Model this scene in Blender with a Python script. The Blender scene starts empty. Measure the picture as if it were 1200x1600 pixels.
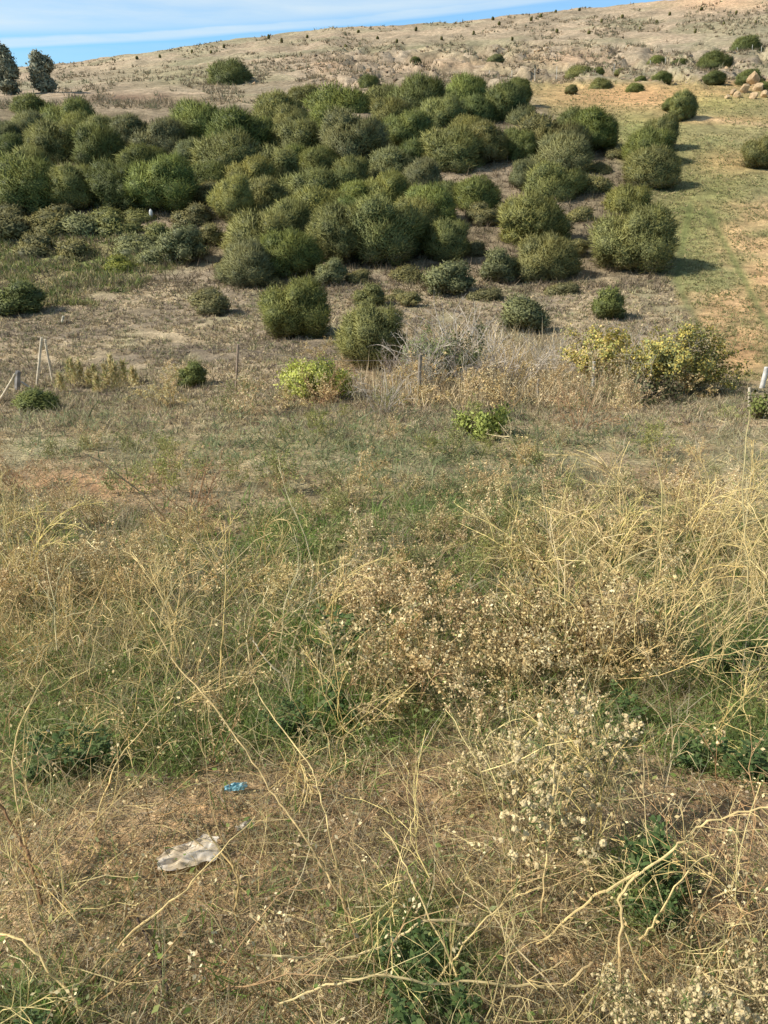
import bpy, math
import numpy as np
from math import radians, sin, cos, tan, atan, pi

rng = np.random.default_rng(11)
R = lambda a=0.0, b=1.0, n=None: rng.uniform(a, b, n)
COL = bpy.context.scene.collection

# ------------------------------------------------------------------ camera model (also used to read positions off the photograph)
FPX = 1164.0
PITCH = math.atan(570 / FPX)
CP, SP = cos(PITCH), sin(PITCH)


def ray(c, r):
    """per unit of forward distance Y: lateral x and height z"""
    dx = (np.asarray(c, float) - 600) / FPX
    dy = (800 - np.asarray(r, float)) / FPX
    den = CP + dy * SP
    return dx / den, (-SP + dy * CP) / den


def pix(x, y, z):
    d = np.maximum(y * CP - z * SP, 0.05)
    up = y * SP + z * CP
    return 600 + FPX * x / d, 800 - FPX * up / d


def depth(y, z):
    return y * CP - z * SP


# ------------------------------------------------------------------ noise
_T = rng.random((256, 256))


def vnoise(x, y):
    x = np.asarray(x, float); y = np.asarray(y, float)
    xi = np.floor(x).astype(int); yi = np.floor(y).astype(int)
    fx = x - xi; fy = y - yi
    fx = fx * fx * (3 - 2 * fx); fy = fy * fy * (3 - 2 * fy)
    a = _T[xi & 255, yi & 255]; b = _T[(xi + 1) & 255, yi & 255]
    c = _T[xi & 255, (yi + 1) & 255]; d = _T[(xi + 1) & 255, (yi + 1) & 255]
    return (a * (1 - fx) + b * fx) * (1 - fy) + (c * (1 - fx) + d * fx) * fy


def fbm(x, y, o=4):
    s = 0; a = 1; t = 0
    for i in range(o):
        s = s + a * vnoise(x * 2 ** i + 17.3 * i, y * 2 ** i + 5.1 * i); t += a; a *= 0.5
    return s / t


def sstep(a, b, x):
    t = np.clip((x - a) / (b - a), 0, 1)
    return t * t * (3 - 2 * t)


# ------------------------------------------------------------------ terrain: height as a function of x, y
_Yk = np.array([1.4, 2.1, 3.1, 4.6, 6.4, 8.7, 12.0, 15.5, 18.5, 22.0, 27.0, 33.0, 40.0, 48.0, 57.0, 67.0, 78.0, 90.0, 104.0])
_Rk = np.array([1600, 1350, 1165, 1000, 885, 790, 710, 660, 632, 600, 556, 510, 462, 406, 336, 272, 220, 180, 146.0])
_Zk = ray(600, _Rk)[1] * _Yk
_Yd = np.geomspace(1.4, 104, 900)
_Zd = np.interp(_Yd, _Yk, _Zk)
_k = np.exp(-np.linspace(-2, 2, 61) ** 2); _k /= _k.sum()
_Zd = np.convolve(np.pad(_Zd, 30, 'edge'), _k, 'valid')
_Zd = _Zd + (np.interp(_Yd, [1.4, 1.7], [_Zk[0] - _Zd[0], 0]))
Z0, Z1 = _Zd[0], _Zd[-1]
SKC = np.array([-300, 0, 100, 200, 300, 420, 520, 620, 700, 850, 1000, 1200, 1500.0])
SKR = np.array([122, 106, 98, 84, 70, 54, 42, 40, 34, 17, 4, -24, -60.0])
YS = 280.0


def ground(x, y, detail=True):
    x = np.asarray(x, float); y = np.asarray(y, float)
    z = np.interp(y, _Yd, _Zd)
    u = x / np.maximum(y, 1.5)
    c = 600 + FPX * u * 1.185
    zs = ray(600, np.interp(c, SKC, SKR))[1] * YS
    t = np.clip((y - 104) / (YS - 104), 0, 1)
    far = Z1 + (zs - Z1) * (t ** 1.12)
    z = np.where(y > 104, far, z)
    z = np.where(y > YS, zs - (y - YS) * 0.12, z)
    z = np.where(y < 1.4, Z0 + (1.4 - y) * 0.06, z)
    if detail:
        n1 = fbm(x * 0.9 + 3, y * 0.9, 4) - .5
        n2 = fbm(x * 0.13, y * 0.13 + 9, 4) - .5
        a = np.interp(y, [0, 3, 20, 60, 110, 260, 300], [.10, .12, .3, .35, .4, .5, .4])
        z = z + n1 * a * .8 + n2 * np.interp(y, [0, 4, 20, 50, 120, 250, 290], [0, .05, .5, .7, 1.2, 2.4, 1.0])
        # rubble terraces on the far slope
        cc, rr = pix(x, y, z)
        m = sstep(150, 118, rr) * sstep(60, 84, rr) * sstep(420, 560, cc)
        n3 = fbm(x * 0.35, y * 0.16 + 4, 3)
        z = z + m * (sstep(.46, .58, n3) * 1.1 - .5)
    return z


# lookup pixel -> forward distance
_gc = np.linspace(-420, 1620, 103); _gr = np.linspace(-20, 1760, 357)
_Yt = np.geomspace(1.0, 279, 700)
_LUT = np.zeros((len(_gr), len(_gc)))
for j, c in enumerate(_gc):
    for i, r in enumerate(_gr):
        pass
for i, r in enumerate(_gr):
    rx, rz = ray(_gc, np.full_like(_gc, r))
    X = rx[:, None] * _Yt[None]; Z = rz[:, None] * _Yt[None]
    G = ground(X, np.broadcast_to(_Yt[None], X.shape), r > 158 and r < 1e9)
    below = Z < G
    k = np.argmax(below, axis=1)
    k = np.where(below.any(axis=1), k, len(_Yt) - 1)
    _LUT[i] = np.log(_Yt[k])


def hitY(c, r):
    c = np.clip(np.asarray(c, float), -420, 1619.9); r = np.clip(np.asarray(r, float), -20, 1759.9)
    fx = (c + 420) / (_gc[1] - _gc[0]); fy = (r + 20) / (_gr[1] - _gr[0])
    i = np.minimum(fy.astype(int), len(_gr) - 2); j = np.minimum(fx.astype(int), len(_gc) - 2)
    fx = fx - j; fy = fy - i
    L = (_LUT[i, j] * (1 - fx) + _LUT[i, j + 1] * fx) * (1 - fy) + (_LUT[i + 1, j] * (1 - fx) + _LUT[i + 1, j + 1] * fx) * fy
    return np.exp(L)


def on_ground(c, r):
    y = hitY(c, r)
    x = ray(c, r)[0] * y
    return np.stack([x, y, ground(x, y)], -1)


# ------------------------------------------------------------------ mesh helpers
def make_mesh(name, V, quads=None, tris=None, col=None, normals=None, smooth=False):
    V = np.asarray(V, np.float32)
    q = np.zeros((0, 4), np.int32) if quads is None else np.asarray(quads, np.int32).reshape(-1, 4)
    t = np.zeros((0, 3), np.int32) if tris is None else np.asarray(tris, np.int32).reshape(-1, 3)
    me = bpy.data.meshes.new(name)
    nl = len(q) * 4 + len(t) * 3
    me.vertices.add(len(V)); me.loops.add(nl); me.polygons.add(len(q) + len(t))
    me.vertices.foreach_set('co', V.ravel())
    me.loops.foreach_set('vertex_index', np.concatenate([q.ravel(), t.ravel()]))
    st = np.concatenate([np.arange(len(q)) * 4, len(q) * 4 + np.arange(len(t)) * 3]).astype(np.int32)
    me.polygons.foreach_set('loop_start', st)
    me.polygons.foreach_set('use_smooth', np.full(len(st), bool(smooth or normals is not None)))
    me.update(calc_edges=True)
    if col is not None:
        a = me.color_attributes.new('Col', 'FLOAT_COLOR', 'POINT')
        c = np.ones((len(V), 4), np.float32); c[:, :3] = col
        a.data.foreach_set('color', c.ravel())
    if normals is not None:
        n = np.asarray(normals, float)
        n /= np.linalg.norm(n, axis=1, keepdims=True) + 1e-9
        me.normals_split_custom_set_from_vertices(n.tolist())
    return me


def link(name, me, mat=None, parent=None, loc=None):
    o = bpy.data.objects.new(name, me)
    COL.objects.link(o)
    if mat is not None and not me.materials:
        me.materials.append(mat)
    if parent is not None:
        o.parent = parent
    if loc is not None:
        o.location = loc
    return o


def tag(o, label=None, cat=None, group=None, kind=None):
    for k, v in (('label', label), ('category', cat), ('group', group), ('kind', kind)):
        if v:
            o[k] = v
    return o


def empty(name, loc):
    o = bpy.data.objects.new(name, None); COL.objects.link(o); o.location = loc; o.empty_display_size = .2
    return o


class Geo:
    """collects pieces for one mesh"""
    def __init__(s):
        s.V = []; s.Q = []; s.T = []; s.C = []; s.N = []; s.n = 0

    def add(s, V, Q=None, T=None, C=(.5, .5, .5), N=None):
        V = np.asarray(V, float).reshape(-1, 3)
        s.V.append(V)
        if Q is not None: s.Q.append(np.asarray(Q).reshape(-1, 4) + s.n)
        if T is not None: s.T.append(np.asarray(T).reshape(-1, 3) + s.n)
        C = np.asarray(C, float)
        s.C.append(np.broadcast_to(C, V.shape) if C.ndim == 1 else C)
        s.N.append(np.zeros_like(V) if N is None else np.asarray(N, float))
        s.n += len(V)

    def mesh(s, name, smooth=False, normals=False):
        return make_mesh(name, np.concatenate(s.V), np.concatenate(s.Q) if s.Q else None,
                         np.concatenate(s.T) if s.T else None, np.concatenate(s.C),
                         np.concatenate(s.N) if normals else None, smooth)


def norm(v):
    return v / (np.linalg.norm(v, axis=-1, keepdims=True) + 1e-9)


def tube(g, P, rad, col, k=4, rad2=None):
    """tapered tube through points P"""
    P = np.asarray(P, float); n = len(P)
    rr = np.linspace(rad, rad2 if rad2 is not None else rad * .35, n)
    T = norm(np.gradient(P, axis=0))
    up = np.array([0.3, 0.2, 1.0]) if abs(T[0][2]) < .9 else np.array([1.0, .2, 0])
    A = norm(np.cross(T, up)); B = norm(np.cross(T, A))
    th = np.arange(k) * 2 * pi / k
    ring = P[:, None] + rr[:, None, None] * (A[:, None] * np.cos(th)[None, :, None] + B[:, None] * np.sin(th)[None, :, None])
    V = ring.reshape(-1, 3)
    Q = []
    for i in range(n - 1):
        for j in range(k):
            a = i * k + j; b = i * k + (j + 1) % k
            Q.append((a, b, b + k, a + k))
    c = np.asarray(col, float)
    if c.ndim == 1:
        C = np.broadcast_to(c, V.shape)
    else:
        C = np.repeat(c, k, axis=0)
    N = norm((ring - P[:, None]).reshape(-1, 3))
    g.add(V, Q, None, C, N)


def blades(g, P, D, L, Wd, bend, seg, col, curl=None, coltip=None):
    """many ribbons: root P, direction D, length L, width Wd; they bend towards `bend` (n,3)"""
    n = len(P)
    D = norm(D)
    S = norm(np.cross(D, rng.normal(size=(n, 3))))
    pts = []
    for i in range(seg + 1):
        t = i / seg
        pts.append(P + D * (L * t)[:, None] + bend * (L * t * t)[:, None])
        if curl is not None and 0 < i:
            pts[-1] = pts[-1] + rng.normal(size=(n, 3)) * (curl * L)[:, None] * .5
    V = np.zeros((n, seg * 2 + 1, 3)); C = np.zeros((n, seg * 2 + 1, 3))
    for i in range(seg):
        w = Wd * (1 - .55 * i / seg) * .5
        V[:, 2 * i] = pts[i] - S * w[:, None]; V[:, 2 * i + 1] = pts[i] + S * w[:, None]
    V[:, -1] = pts[seg]
    ct = col if coltip is None else coltip
    for i in range(seg * 2 + 1):
        t = (i // 2) / seg
        C[:, i] = col * (1 - t) + ct * t
    m = seg * 2 + 1
    base = (np.arange(n) * m)[:, None]
    Q = np.concatenate([base + np.array([[2 * i, 2 * i + 1, 2 * i + 3, 2 * i + 2]]) for i in range(seg - 1)]) if seg > 1 else None
    T = base + np.array([[2 * seg - 2, 2 * seg - 1, 2 * seg]])
    g.add(V.reshape(-1, 3), Q, T, C.reshape(-1, 3))


def flecks(g, P, size, col, N=None, aspect=.5, nrm=None):
    """small leaf quads at P"""
    n = len(P)
    D = norm(rng.normal(size=(n, 3))) if N is None else N
    A = norm(np.cross(D, rng.normal(size=(n, 3)))); B = np.cross(D, A)
    a = A * (size * .5)[:, None]; b = B * (size * .5 * aspect)[:, None]
    V = np.stack([P - a, P - a * .1 - b, P + a, P - a * .1 + b], 1).reshape(-1, 3)
    Q = np.arange(n * 4).reshape(-1, 4)
    g.add(V, Q, None, np.repeat(col, 4, axis=0), None if nrm is None else np.repeat(nrm, 4, axis=0))


_ico = None


def ico():
    global _ico
    if _ico is None:
        import bmesh
        bm = bmesh.new(); bmesh.ops.create_icosphere(bm, subdivisions=2, radius=1)
        _ico = (np.array([v.co[:] for v in bm.verts]), np.array([[v.index for v in f.verts] for f in bm.faces]))
        bm.free()
    return _ico


# ------------------------------------------------------------------ materials
def nodes(name):
    m = bpy.data.materials.new(name); m.use_nodes = True
    nt = m.node_tree; nt.nodes.clear()
    return m, nt, nt.nodes.new('ShaderNodeOutputMaterial')


def plant_mat(name, trans=.3, tint=True, rough=.75, spec=.15, nscale=0):
    m, nt, out = nodes(name)
    at = nt.nodes.new('ShaderNodeAttribute'); at.attribute_name = 'Col'
    src = at.outputs['Color']
    if tint:
        oi = nt.nodes.new('ShaderNodeObjectInfo')
        mx = nt.nodes.new('ShaderNodeMix'); mx.data_type = 'RGBA'; mx.blend_type = 'MULTIPLY'; mx.inputs[0].default_value = 1
        nt.links.new(src, mx.inputs[6]); nt.links.new(oi.outputs['Color'], mx.inputs[7])
        src = mx.outputs[2]
    if nscale:
        tc = nt.nodes.new('ShaderNodeTexCoord'); nz = nt.nodes.new('ShaderNodeTexNoise'); nz.inputs['Scale'].default_value = nscale
        nz.inputs['Detail'].default_value = 5
        mr = nt.nodes.new('ShaderNodeMapRange'); mr.inputs[1].default_value = .3; mr.inputs[2].default_value = .7
        mr.inputs[3].default_value = .72; mr.inputs[4].default_value = 1.3
        nt.links.new(tc.outputs['Object'], nz.inputs['Vector']); nt.links.new(nz.outputs['Fac'], mr.inputs[0])
        m2 = nt.nodes.new('ShaderNodeMix'); m2.data_type = 'RGBA'; m2.blend_type = 'MULTIPLY'; m2.inputs[0].default_value = 1
        nt.links.new(src, m2.inputs[6]); nt.links.new(mr.outputs[0], m2.inputs[7]); src = m2.outputs[2]
    p = nt.nodes.new('ShaderNodeBsdfPrincipled')
    p.inputs['Roughness'].default_value = rough; p.inputs['Specular IOR Level'].default_value = spec
    nt.links.new(src, p.inputs['Base Color'])
    if trans > 0:
        t = nt.nodes.new('ShaderNodeBsdfTranslucent'); nt.links.new(src, t.inputs['Color'])
        ms = nt.nodes.new('ShaderNodeMixShader'); ms.inputs[0].default_value = trans
        nt.links.new(p.outputs[0], ms.inputs[1]); nt.links.new(t.outputs[0], ms.inputs[2])
        nt.links.new(ms.outputs[0], out.inputs['Surface'])
    else:
        nt.links.new(p.outputs[0], out.inputs['Surface'])
    return m


M_leaf = plant_mat('leaf', .28, spec=.25, rough=.6)
M_grass = plant_mat('grass_blade', .5, tint=False)
M_weed = plant_mat('dry_stem', .22, nscale=22, spec=.1)
M_wood = plant_mat('bark', 0, nscale=9, rough=.9)
M_stone = plant_mat('stone', 0, nscale=2.2, rough=.9)


def ground_mat():
    m, nt, out = nodes('soil')
    L = nt.links.new
    at = nt.nodes.new('ShaderNodeAttribute'); at.attribute_name = 'Col'
    tc = nt.nodes.new('ShaderNodeTexCoord')
    src = at.outputs['Color']
    outs = []
    for sc, lo, hi, det in ((14, .55, 1.45, 6), (1.1, .6, 1.4, 8), (.16, .8, 1.2, 4)):
        nz = nt.nodes.new('ShaderNodeTexNoise'); nz.inputs['Scale'].default_value = sc; nz.inputs['Detail'].default_value = det
        nz.inputs['Roughness'].default_value = .68
        L(tc.outputs['Object'], nz.inputs['Vector'])
        mr = nt.nodes.new('ShaderNodeMapRange'); mr.inputs[1].default_value = .33; mr.inputs[2].default_value = .67
        mr.inputs[3].default_value = lo; mr.inputs[4].default_value = hi
        L(nz.outputs['Fac'], mr.inputs[0])
        mx = nt.nodes.new('ShaderNodeMix'); mx.data_type = 'RGBA'; mx.blend_type = 'MULTIPLY'; mx.inputs[0].default_value = 1
        L(src, mx.inputs[6]); L(mr.outputs[0], mx.inputs[7]); src = mx.outputs[2]
        outs.append(nz)
    p = nt.nodes.new('ShaderNodeBsdfPrincipled'); p.inputs['Roughness'].default_value = .95; p.inputs['Specular IOR Level'].default_value = .1
    L(src, p.inputs['Base Color'])
    b1 = nt.nodes.new('ShaderNodeBump'); b1.inputs['Strength'].default_value = .8; b1.inputs['Distance'].default_value = .04
    L(outs[0].outputs['Fac'], b1.inputs['Height'])
    b2 = nt.nodes.new('ShaderNodeBump'); b2.inputs['Strength'].default_value = .8; b2.inputs['Distance'].default_value = .35
    L(outs[1].outputs['Fac'], b2.inputs['Height']); L(b1.outputs[0], b2.inputs['Normal'])
    L(b2.outputs[0], p.inputs['Normal'])
    L(p.outputs[0], out.inputs['Surface'])
    return m


# ------------------------------------------------------------------ zones, read in photograph coordinates of the ground
def blob(c, r, spots):
    s = np.zeros(np.shape(c))
    for (a, b, ra, rb, w) in spots:
        s = np.maximum(s, w * np.exp(-(((c - a) / ra) ** 2 + ((r - b) / rb) ** 2)))
    return s


GREEN = [(450, 850, 110, 55, 1), (480, 1000, 110, 70, 1), (520, 1120, 90, 70, .95), (400, 1130, 90, 55, .8), (200, 1150, 170, 70, .75),
         (60, 1160, 90, 80, .7), (720, 790, 150, 60, 1), (560, 700, 280, 50, .75), (900, 690, 160, 30, .45), (150, 660, 200, 25, .4), (1135, 1020, 100, 55, 1.1), (1150, 1160, 110, 60, 1),
         (900, 1140, 110, 55, .8), (650, 1500, 70, 70, .8), (30, 1590, 90, 40, .6), (80, 690, 120, 30, .35), (330, 900, 160, 40, .5),
         (60, 910, 130, 40, .6), (1000, 1400, 60, 60, .6), (780, 680, 60, 30, .6), (950, 900, 60, 50, .45), (700, 1000, 130, 45, .5)]
BARE = [(1120, 1280, 150, 80, 1.1), (1140, 1390, 140, 70, 1), (330, 1520, 170, 90, 1), (480, 1500, 110, 100, .7), (560, 1230, 180, 60, .8), (250, 1370, 210, 90, 1.15), (360, 1265, 120, 50, 1.1), (180, 1340, 130, 60, 1),
        (130, 757, 110, 20, 1.2), (600, 1560, 80, 60, .5), (300, 830, 60, 25, .6), (720, 1330, 120, 90, .5), (900, 1500, 100, 60, .6)]


def field_mask(c, r):
    """1 on the open field at the right"""
    edge = np.interp(r, [100, 128, 160, 200, 235, 300, 430, 520, 560, 640], [1400, 800, 845, 900, 955, 1000, 1045, 1095, 1120, 1160])
    return sstep(-25, 25, c - edge + (fbm(c * .03, r * .03, 3) - .5) * 60) * sstep(118, 134, r) * sstep(625, 570, r)


def lerp(a, b, t):
    return a + (b - a) * np.asarray(t)[..., None]


def ground_color(x, y, c, r):
    n = fbm(x * 1.3, y * 1.3, 4); n2 = fbm(x * .25 + 40, y * .25, 4); n3 = fbm(c * .02, r * .05 + 3, 4); n4 = fbm(x * .08 + 7, y * .06, 3)
    A = np.array
    fore = lerp(A([.29, .205, .115]), A([.40, .30, .18]), sstep(.35, .65, n))
    fore = lerp(fore, A([.19, .19, .085]), np.clip(blob(c, r, GREEN), 0, 1) * .6)
    fore = lerp(fore, A([.15, .135, .065]), sstep(790, 870, r) * sstep(1200, 1110, r) * .55)  # soil under the weed tangle: its shade painted in along with the green
    fore = lerp(fore, A([.27, .25, .14]), sstep(850, 740, r) * .6 * sstep(.35, .6, n3))
    fore = lerp(fore, A([.35, .215, .105]), np.clip(blob(c, r, BARE), 0, 1) * .7)
    fore = lerp(fore, A([.19, .12, .065]), blob(c, r, [(1120, 1300, 130, 90, .8), (1130, 1400, 120, 60, .8)]))
    fore = lerp(fore, A([.46, .28, .15]), blob(c, r, [(130, 757, 130, 22, 1), (300, 830, 60, 20, .6)]))
    slope = lerp(A([.345, .27, .17]), A([.24, .19, .13]), sstep(.4, .62, n2))
    slope = lerp(slope, A([.26, .24, .13]), sstep(.5, .7, n3) * .5)
    slope = lerp(slope, A([.40, .28, .17]), blob(c, r, [(650, 590, 90, 40, .8), (560, 590, 80, 30, .6)]))
    col = lerp(slope, fore, sstep(615, 665, r))
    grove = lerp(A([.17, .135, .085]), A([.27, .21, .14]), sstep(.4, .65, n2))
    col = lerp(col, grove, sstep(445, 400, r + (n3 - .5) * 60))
    valley = sstep(300, 200, c + (r - 400) * 1.2) * sstep(368, 392, r) * sstep(495, 450, r + c * .15)
    col = lerp(col, lerp(A([.18, .20, .07]), A([.30, .25, .12]), sstep(.4, .6, n3)), valley)
    fld = lerp(A([.25, .215, .10]), A([.44, .29, .15]), sstep(.5, .72, n4 * .6 + n3 * .4))
    fld = lerp(fld, A([.20, .20, .085]), sstep(.55, .68, fbm(c * .012 + 3, r * .03, 3)) * .7)
    fld = lerp(fld, A([.50, .29, .14]), blob(c, r, [(1000, 150, 170, 22, .85), (1150, 120, 60, 20, .8), (1140, 255, 60, 22, .45), (1150, 560, 45, 40, .7), (1185, 450, 22, 40, .4), (900, 150, 70, 10, .5), (1100, 187, 110, 6, .6)]))
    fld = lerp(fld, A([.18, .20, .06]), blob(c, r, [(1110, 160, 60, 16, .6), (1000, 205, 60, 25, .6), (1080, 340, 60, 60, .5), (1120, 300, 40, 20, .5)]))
    trk = np.maximum(np.exp(-((c - np.interp(r, [290, 440, 560], [1085, 1055, 1118])) / 7.0) ** 2), np.exp(-((c - np.interp(r, [300, 390, 520], [1090, 1138, 1205])) / 7.0) ** 2)) * sstep(290, 340, r)
    fld = lerp(fld, A([.13, .14, .05]), trk * .9)
    trk2 = np.exp(-((r - np.interp(c, [1000, 1200], [176, 196])) / 3.0) ** 2) * sstep(1010, 1060, c)
    fld = lerp(fld, A([.5, .34, .19]), trk2 * .7)
    hill = lerp(A([.36, .275, .185]), A([.25, .195, .13]), sstep(.4, .62, fbm(x * .12, y * .09, 5)))
    hill = lerp(hill, A([.27, .22, .15]), sstep(.5, .64, fbm(x * .02 + 5, y * .2, 4)) * .7)
    hill = lerp(hill, A([.25, .25, .14]), sstep(.52, .66, fbm(x * .05 + 31, y * .05, 4)) * .35)
    hill = hill * (1 - .25 * sstep(142, 122, r) * sstep(62, 82, r) * sstep(400, 520, c) * sstep(.38, .6, fbm(x * .05, y * .25, 4)))[..., None]
    hill = lerp(hill, A([.22, .21, .11]), blob(c, r, [(300, 118, 110, 18, .6), (700, 75, 120, 12, .35), (800, 80, 60, 10, .4)]))
    hill = lerp(hill, A([.50, .33, .2]), blob(c, r, [(510, 103, 22, 8, 1), (880, 90, 60, 14, .6), (1120, 4, 90, 12, 1), (720, 100, 100, 10, .4), (300, 155, 120, 6, .4)]))
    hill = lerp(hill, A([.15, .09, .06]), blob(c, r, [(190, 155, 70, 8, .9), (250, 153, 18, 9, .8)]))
    hill = lerp(hill, A([.34, .27, .19]), sstep(.55, .66, fbm(x * .3, y * .2, 3)) * sstep(140, 115, r) * sstep(55, 85, r) * sstep(420, 560, c) * .8)
    col = lerp(col, hill, sstep(172, 146, r + (n3 - .5) * 16))
    col = lerp(col, fld, field_mask(c, r))
    return col


# ------------------------------------------------------------------ ground sheet
Yr = np.concatenate([np.linspace(-14, 1.1, 24), np.geomspace(1.2, 330, 560), np.geomspace(345, 4000, 14)])
ur = np.linspace(-1.25, 1.25, 700)
YY, UU = np.meshgrid(Yr, ur, indexing='ij')
XX = UU * (np.abs(YY) * (.93 + .25 * (YY > 1)) * 1.0 + 4.0) / (1.0)
ZZ = ground(XX, YY)
cc, rr = pix(XX, np.maximum(YY, 1.0), ZZ)
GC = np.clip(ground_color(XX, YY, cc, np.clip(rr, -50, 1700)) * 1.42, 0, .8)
nr, nc = YY.shape
idx = np.arange(nr * nc).reshape(nr, nc)
Q = np.stack([idx[:-1, :-1], idx[:-1, 1:], idx[1:, 1:], idx[1:, :-1]], -1).reshape(-1, 4)
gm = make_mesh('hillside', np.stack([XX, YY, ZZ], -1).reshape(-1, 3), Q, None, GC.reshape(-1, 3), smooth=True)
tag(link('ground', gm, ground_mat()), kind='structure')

# ------------------------------------------------------------------ trees and shrubs: unit prototypes (width 1, height 1)
def crown_mesh(name, nl, leaves, size, rad=(.17, .27), flat=1.0, spread=.34, low=.05, gap=0.0, aspect=.6, core=.93, lift=0.0):
    stretch = np.array([R(1.0, 1.35), R(.8, 1.0)])
    C = []
    for i in range(nl):
        a = i * 2.39996 + R(-.4, .4); zz = R(low, .97)
        q = math.sqrt(max(0.02, 1 - max(0, (zz - .3) / .72) ** 2)) * (1 if zz > .25 else .8 + .8 * zz)
        k = R(.62, .9)
        C.append((k * q * spread * cos(a), k * q * spread * sin(a), .12 + zz * .66 * (.8 + .25 * k), R(*rad)))
    for k in range(5):
        C.append((R(-.1, .1), R(-.1, .1), R(.3, .5), R(.24, .31)))
    C = np.array(C)
    C[:, :2] *= stretch
    g = Geo()
    iv, it = ico()
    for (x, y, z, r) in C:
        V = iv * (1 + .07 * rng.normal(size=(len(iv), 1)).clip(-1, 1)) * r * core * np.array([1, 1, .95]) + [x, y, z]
        g.add(V, None, it, np.array([.13, .135, .055]), iv)  # core darker than the leaves: shade of the crown gaps put into its colour
    w = C[:, 3] ** 2; w /= w.sum()
    k = rng.choice(len(C), leaves, p=w)
    D = norm(rng.normal(size=(leaves, 3)))
    rr_ = C[k, 3] * (1 + .075 * rng.normal(size=leaves)).clip(.85, 1.25)
    P = C[k, :3] + D * rr_[:, None]
    inside = np.zeros(leaves, bool)
    for (x, y, z, r) in C:
        inside |= (np.linalg.norm(P - [x, y, z], axis=1) < r * .86)
    ok = ~inside & (P[:, 2] > 0)
    if gap:
        ok &= fbm(P[:, 0] * 9 + P[:, 2] * 5, P[:, 1] * 9 + P[:, 2] * 7, 2) > gap
    P = P[ok]; D = D[ok]; n = len(P)
    dome = norm((P - [0, 0, .28]) * [1, 1, .9])
    Nn = norm(D * .5 + dome * .5 + np.array([0, 0, .1]) + rng.normal(size=(n, 3)) * .16)
    face = norm(D + dome * .4 + rng.normal(size=(n, 3)) * .36)
    tone = fbm(P[:, 0] * 14 + P[:, 2] * 9, P[:, 1] * 14 - P[:, 2] * 6, 3)
    b = (.72 + .56 * tone) * R(.82, 1.18, n)
    warm = sstep(.45, .7, fbm(P[:, 0] * 5 + 9, P[:, 1] * 5 + P[:, 2] * 5, 2))
    col = lerp(np.array([.262, .262, .108]), np.array([.31, .298, .112]), warm) * b[:, None]
    twig = sstep(.42, .05, P[:, 2] / P[:, 2].max()) * (R(0, 1, n) < .55)
    col = lerp(col, np.array([.25, .205, .14]) * R(.6, 1.2, (n, 1)), twig)
    flecks(g, P, size * R(.6, 1.5, n), col, face, aspect, Nn)
    # stray sprigs beyond the outline
    m = leaves // 9
    s = rng.choice(n, m)
    blades(g, P[s], norm(D[s] + [0, 0, .6] + rng.normal(size=(m, 3)) * .3), R(.03, .11, m), np.full(m, size * .5),
           rng.normal(size=(m, 3)) * .15, 2, col[s] * 1.1)
    V = np.concatenate(g.V); zmin = V[:, 2].min(); h = V[:, 2].max()
    wd = max(V[:, 0].max() - V[:, 0].min(), V[:, 1].max() - V[:, 1].min()) * .94
    for i, v in enumerate(g.V):
        v[:, :2] /= wd; v[:, 2] = v[:, 2] / h
        N = g.N[i]
        bad = np.linalg.norm(N, axis=1) < .1
        N[bad] = norm(v[bad] - [0, 0, .4])
    return g.mesh(name, normals=True)


def trunk_mesh(name, top=.5, r=.045, forks=4, lean=.08):
    g = Geo()
    def c(n): return np.array([.20, .165, .12]) * R(.8, 1.2, (n, 1))
    P = np.array([[0, 0, -.10], [R(-.01, .01), R(-.01, .01), .05], [R(-lean, lean) * .4, R(-lean, lean) * .4, .16], [R(-lean, lean), R(-lean, lean), .3]])
    tube(g, P, r, c(4), 7, r * .7)
    for i in range(forks):
        a = 2 * pi * i / forks + R(0, .8); d = np.array([cos(a), sin(a), 0])
        Q_ = np.array([P[2] + [0, 0, R(-.06, .1)], P[2] + d * .09 + [0, 0, .13], P[2] + d * R(.14, .24) + [0, 0, top - .1]])
        tube(g, Q_, r * .55, c(3), 5, r * .2)
    return g.mesh(name, smooth=True)


CROWNS = [crown_mesh('crown_mesh', 30, 56000, .0185, rad=(.10, .18)), crown_mesh('crown_mesh', 40, 58000, .018, rad=(.08, .16)),
          crown_mesh('crown_mesh', 22, 54000, .019, rad=(.12, .22), spread=.32), crown_mesh('crown_mesh', 46, 58000, .0175, rad=(.07, .14), spread=.4),
          crown_mesh('crown_mesh', 26, 56000, .0185, rad=(.1, .2), spread=.42, low=.0)]
SHRUBS = [crown_mesh('shrub_mesh', 16, 9000, .045, gap=.28, low=0, core=.85), crown_mesh('shrub_mesh', 20, 9000, .042, gap=.3, low=0, rad=(.12, .22), core=.85),
          crown_mesh('shrub_mesh', 14, 8000, .05, gap=.32, low=0, spread=.42, core=.8)]
TRUNKS = [trunk_mesh('trunk_mesh'), trunk_mesh('trunk_mesh', forks=5, lean=.14), trunk_mesh('trunk_mesh', .6, .04, 3, .2)]
MISC_LOBES = None

TINT = {'olive': (1.08, 1.1, 1.0), 'dark green': (.74, .84, .7), 'grey-green': (1.02, 1.06, 1.18), 'yellow-green': (1.22, 1.2, .95),
        'mid green': (.95, 1.06, .8), 'brownish green': (1.02, .97, .95), 'bright yellow-green': (1.2, 1.28, .7), 'dull grey': (1.2, 1.1, 1.1),
        'grey-brown': (1.08, 1.0, 1.1)}


def span(c, rb, w, top):
    """base point, width and height in metres of something read off the photograph"""
    y = float(hitY(c, rb)); x = float(ray(c, rb)[0]) * y; z = float(ground(x, y))
    zt = float(ray(c, top)[1]) * y
    return (x, y, z), w * depth(y, z) / FPX, max(.2, zt - z)


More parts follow.
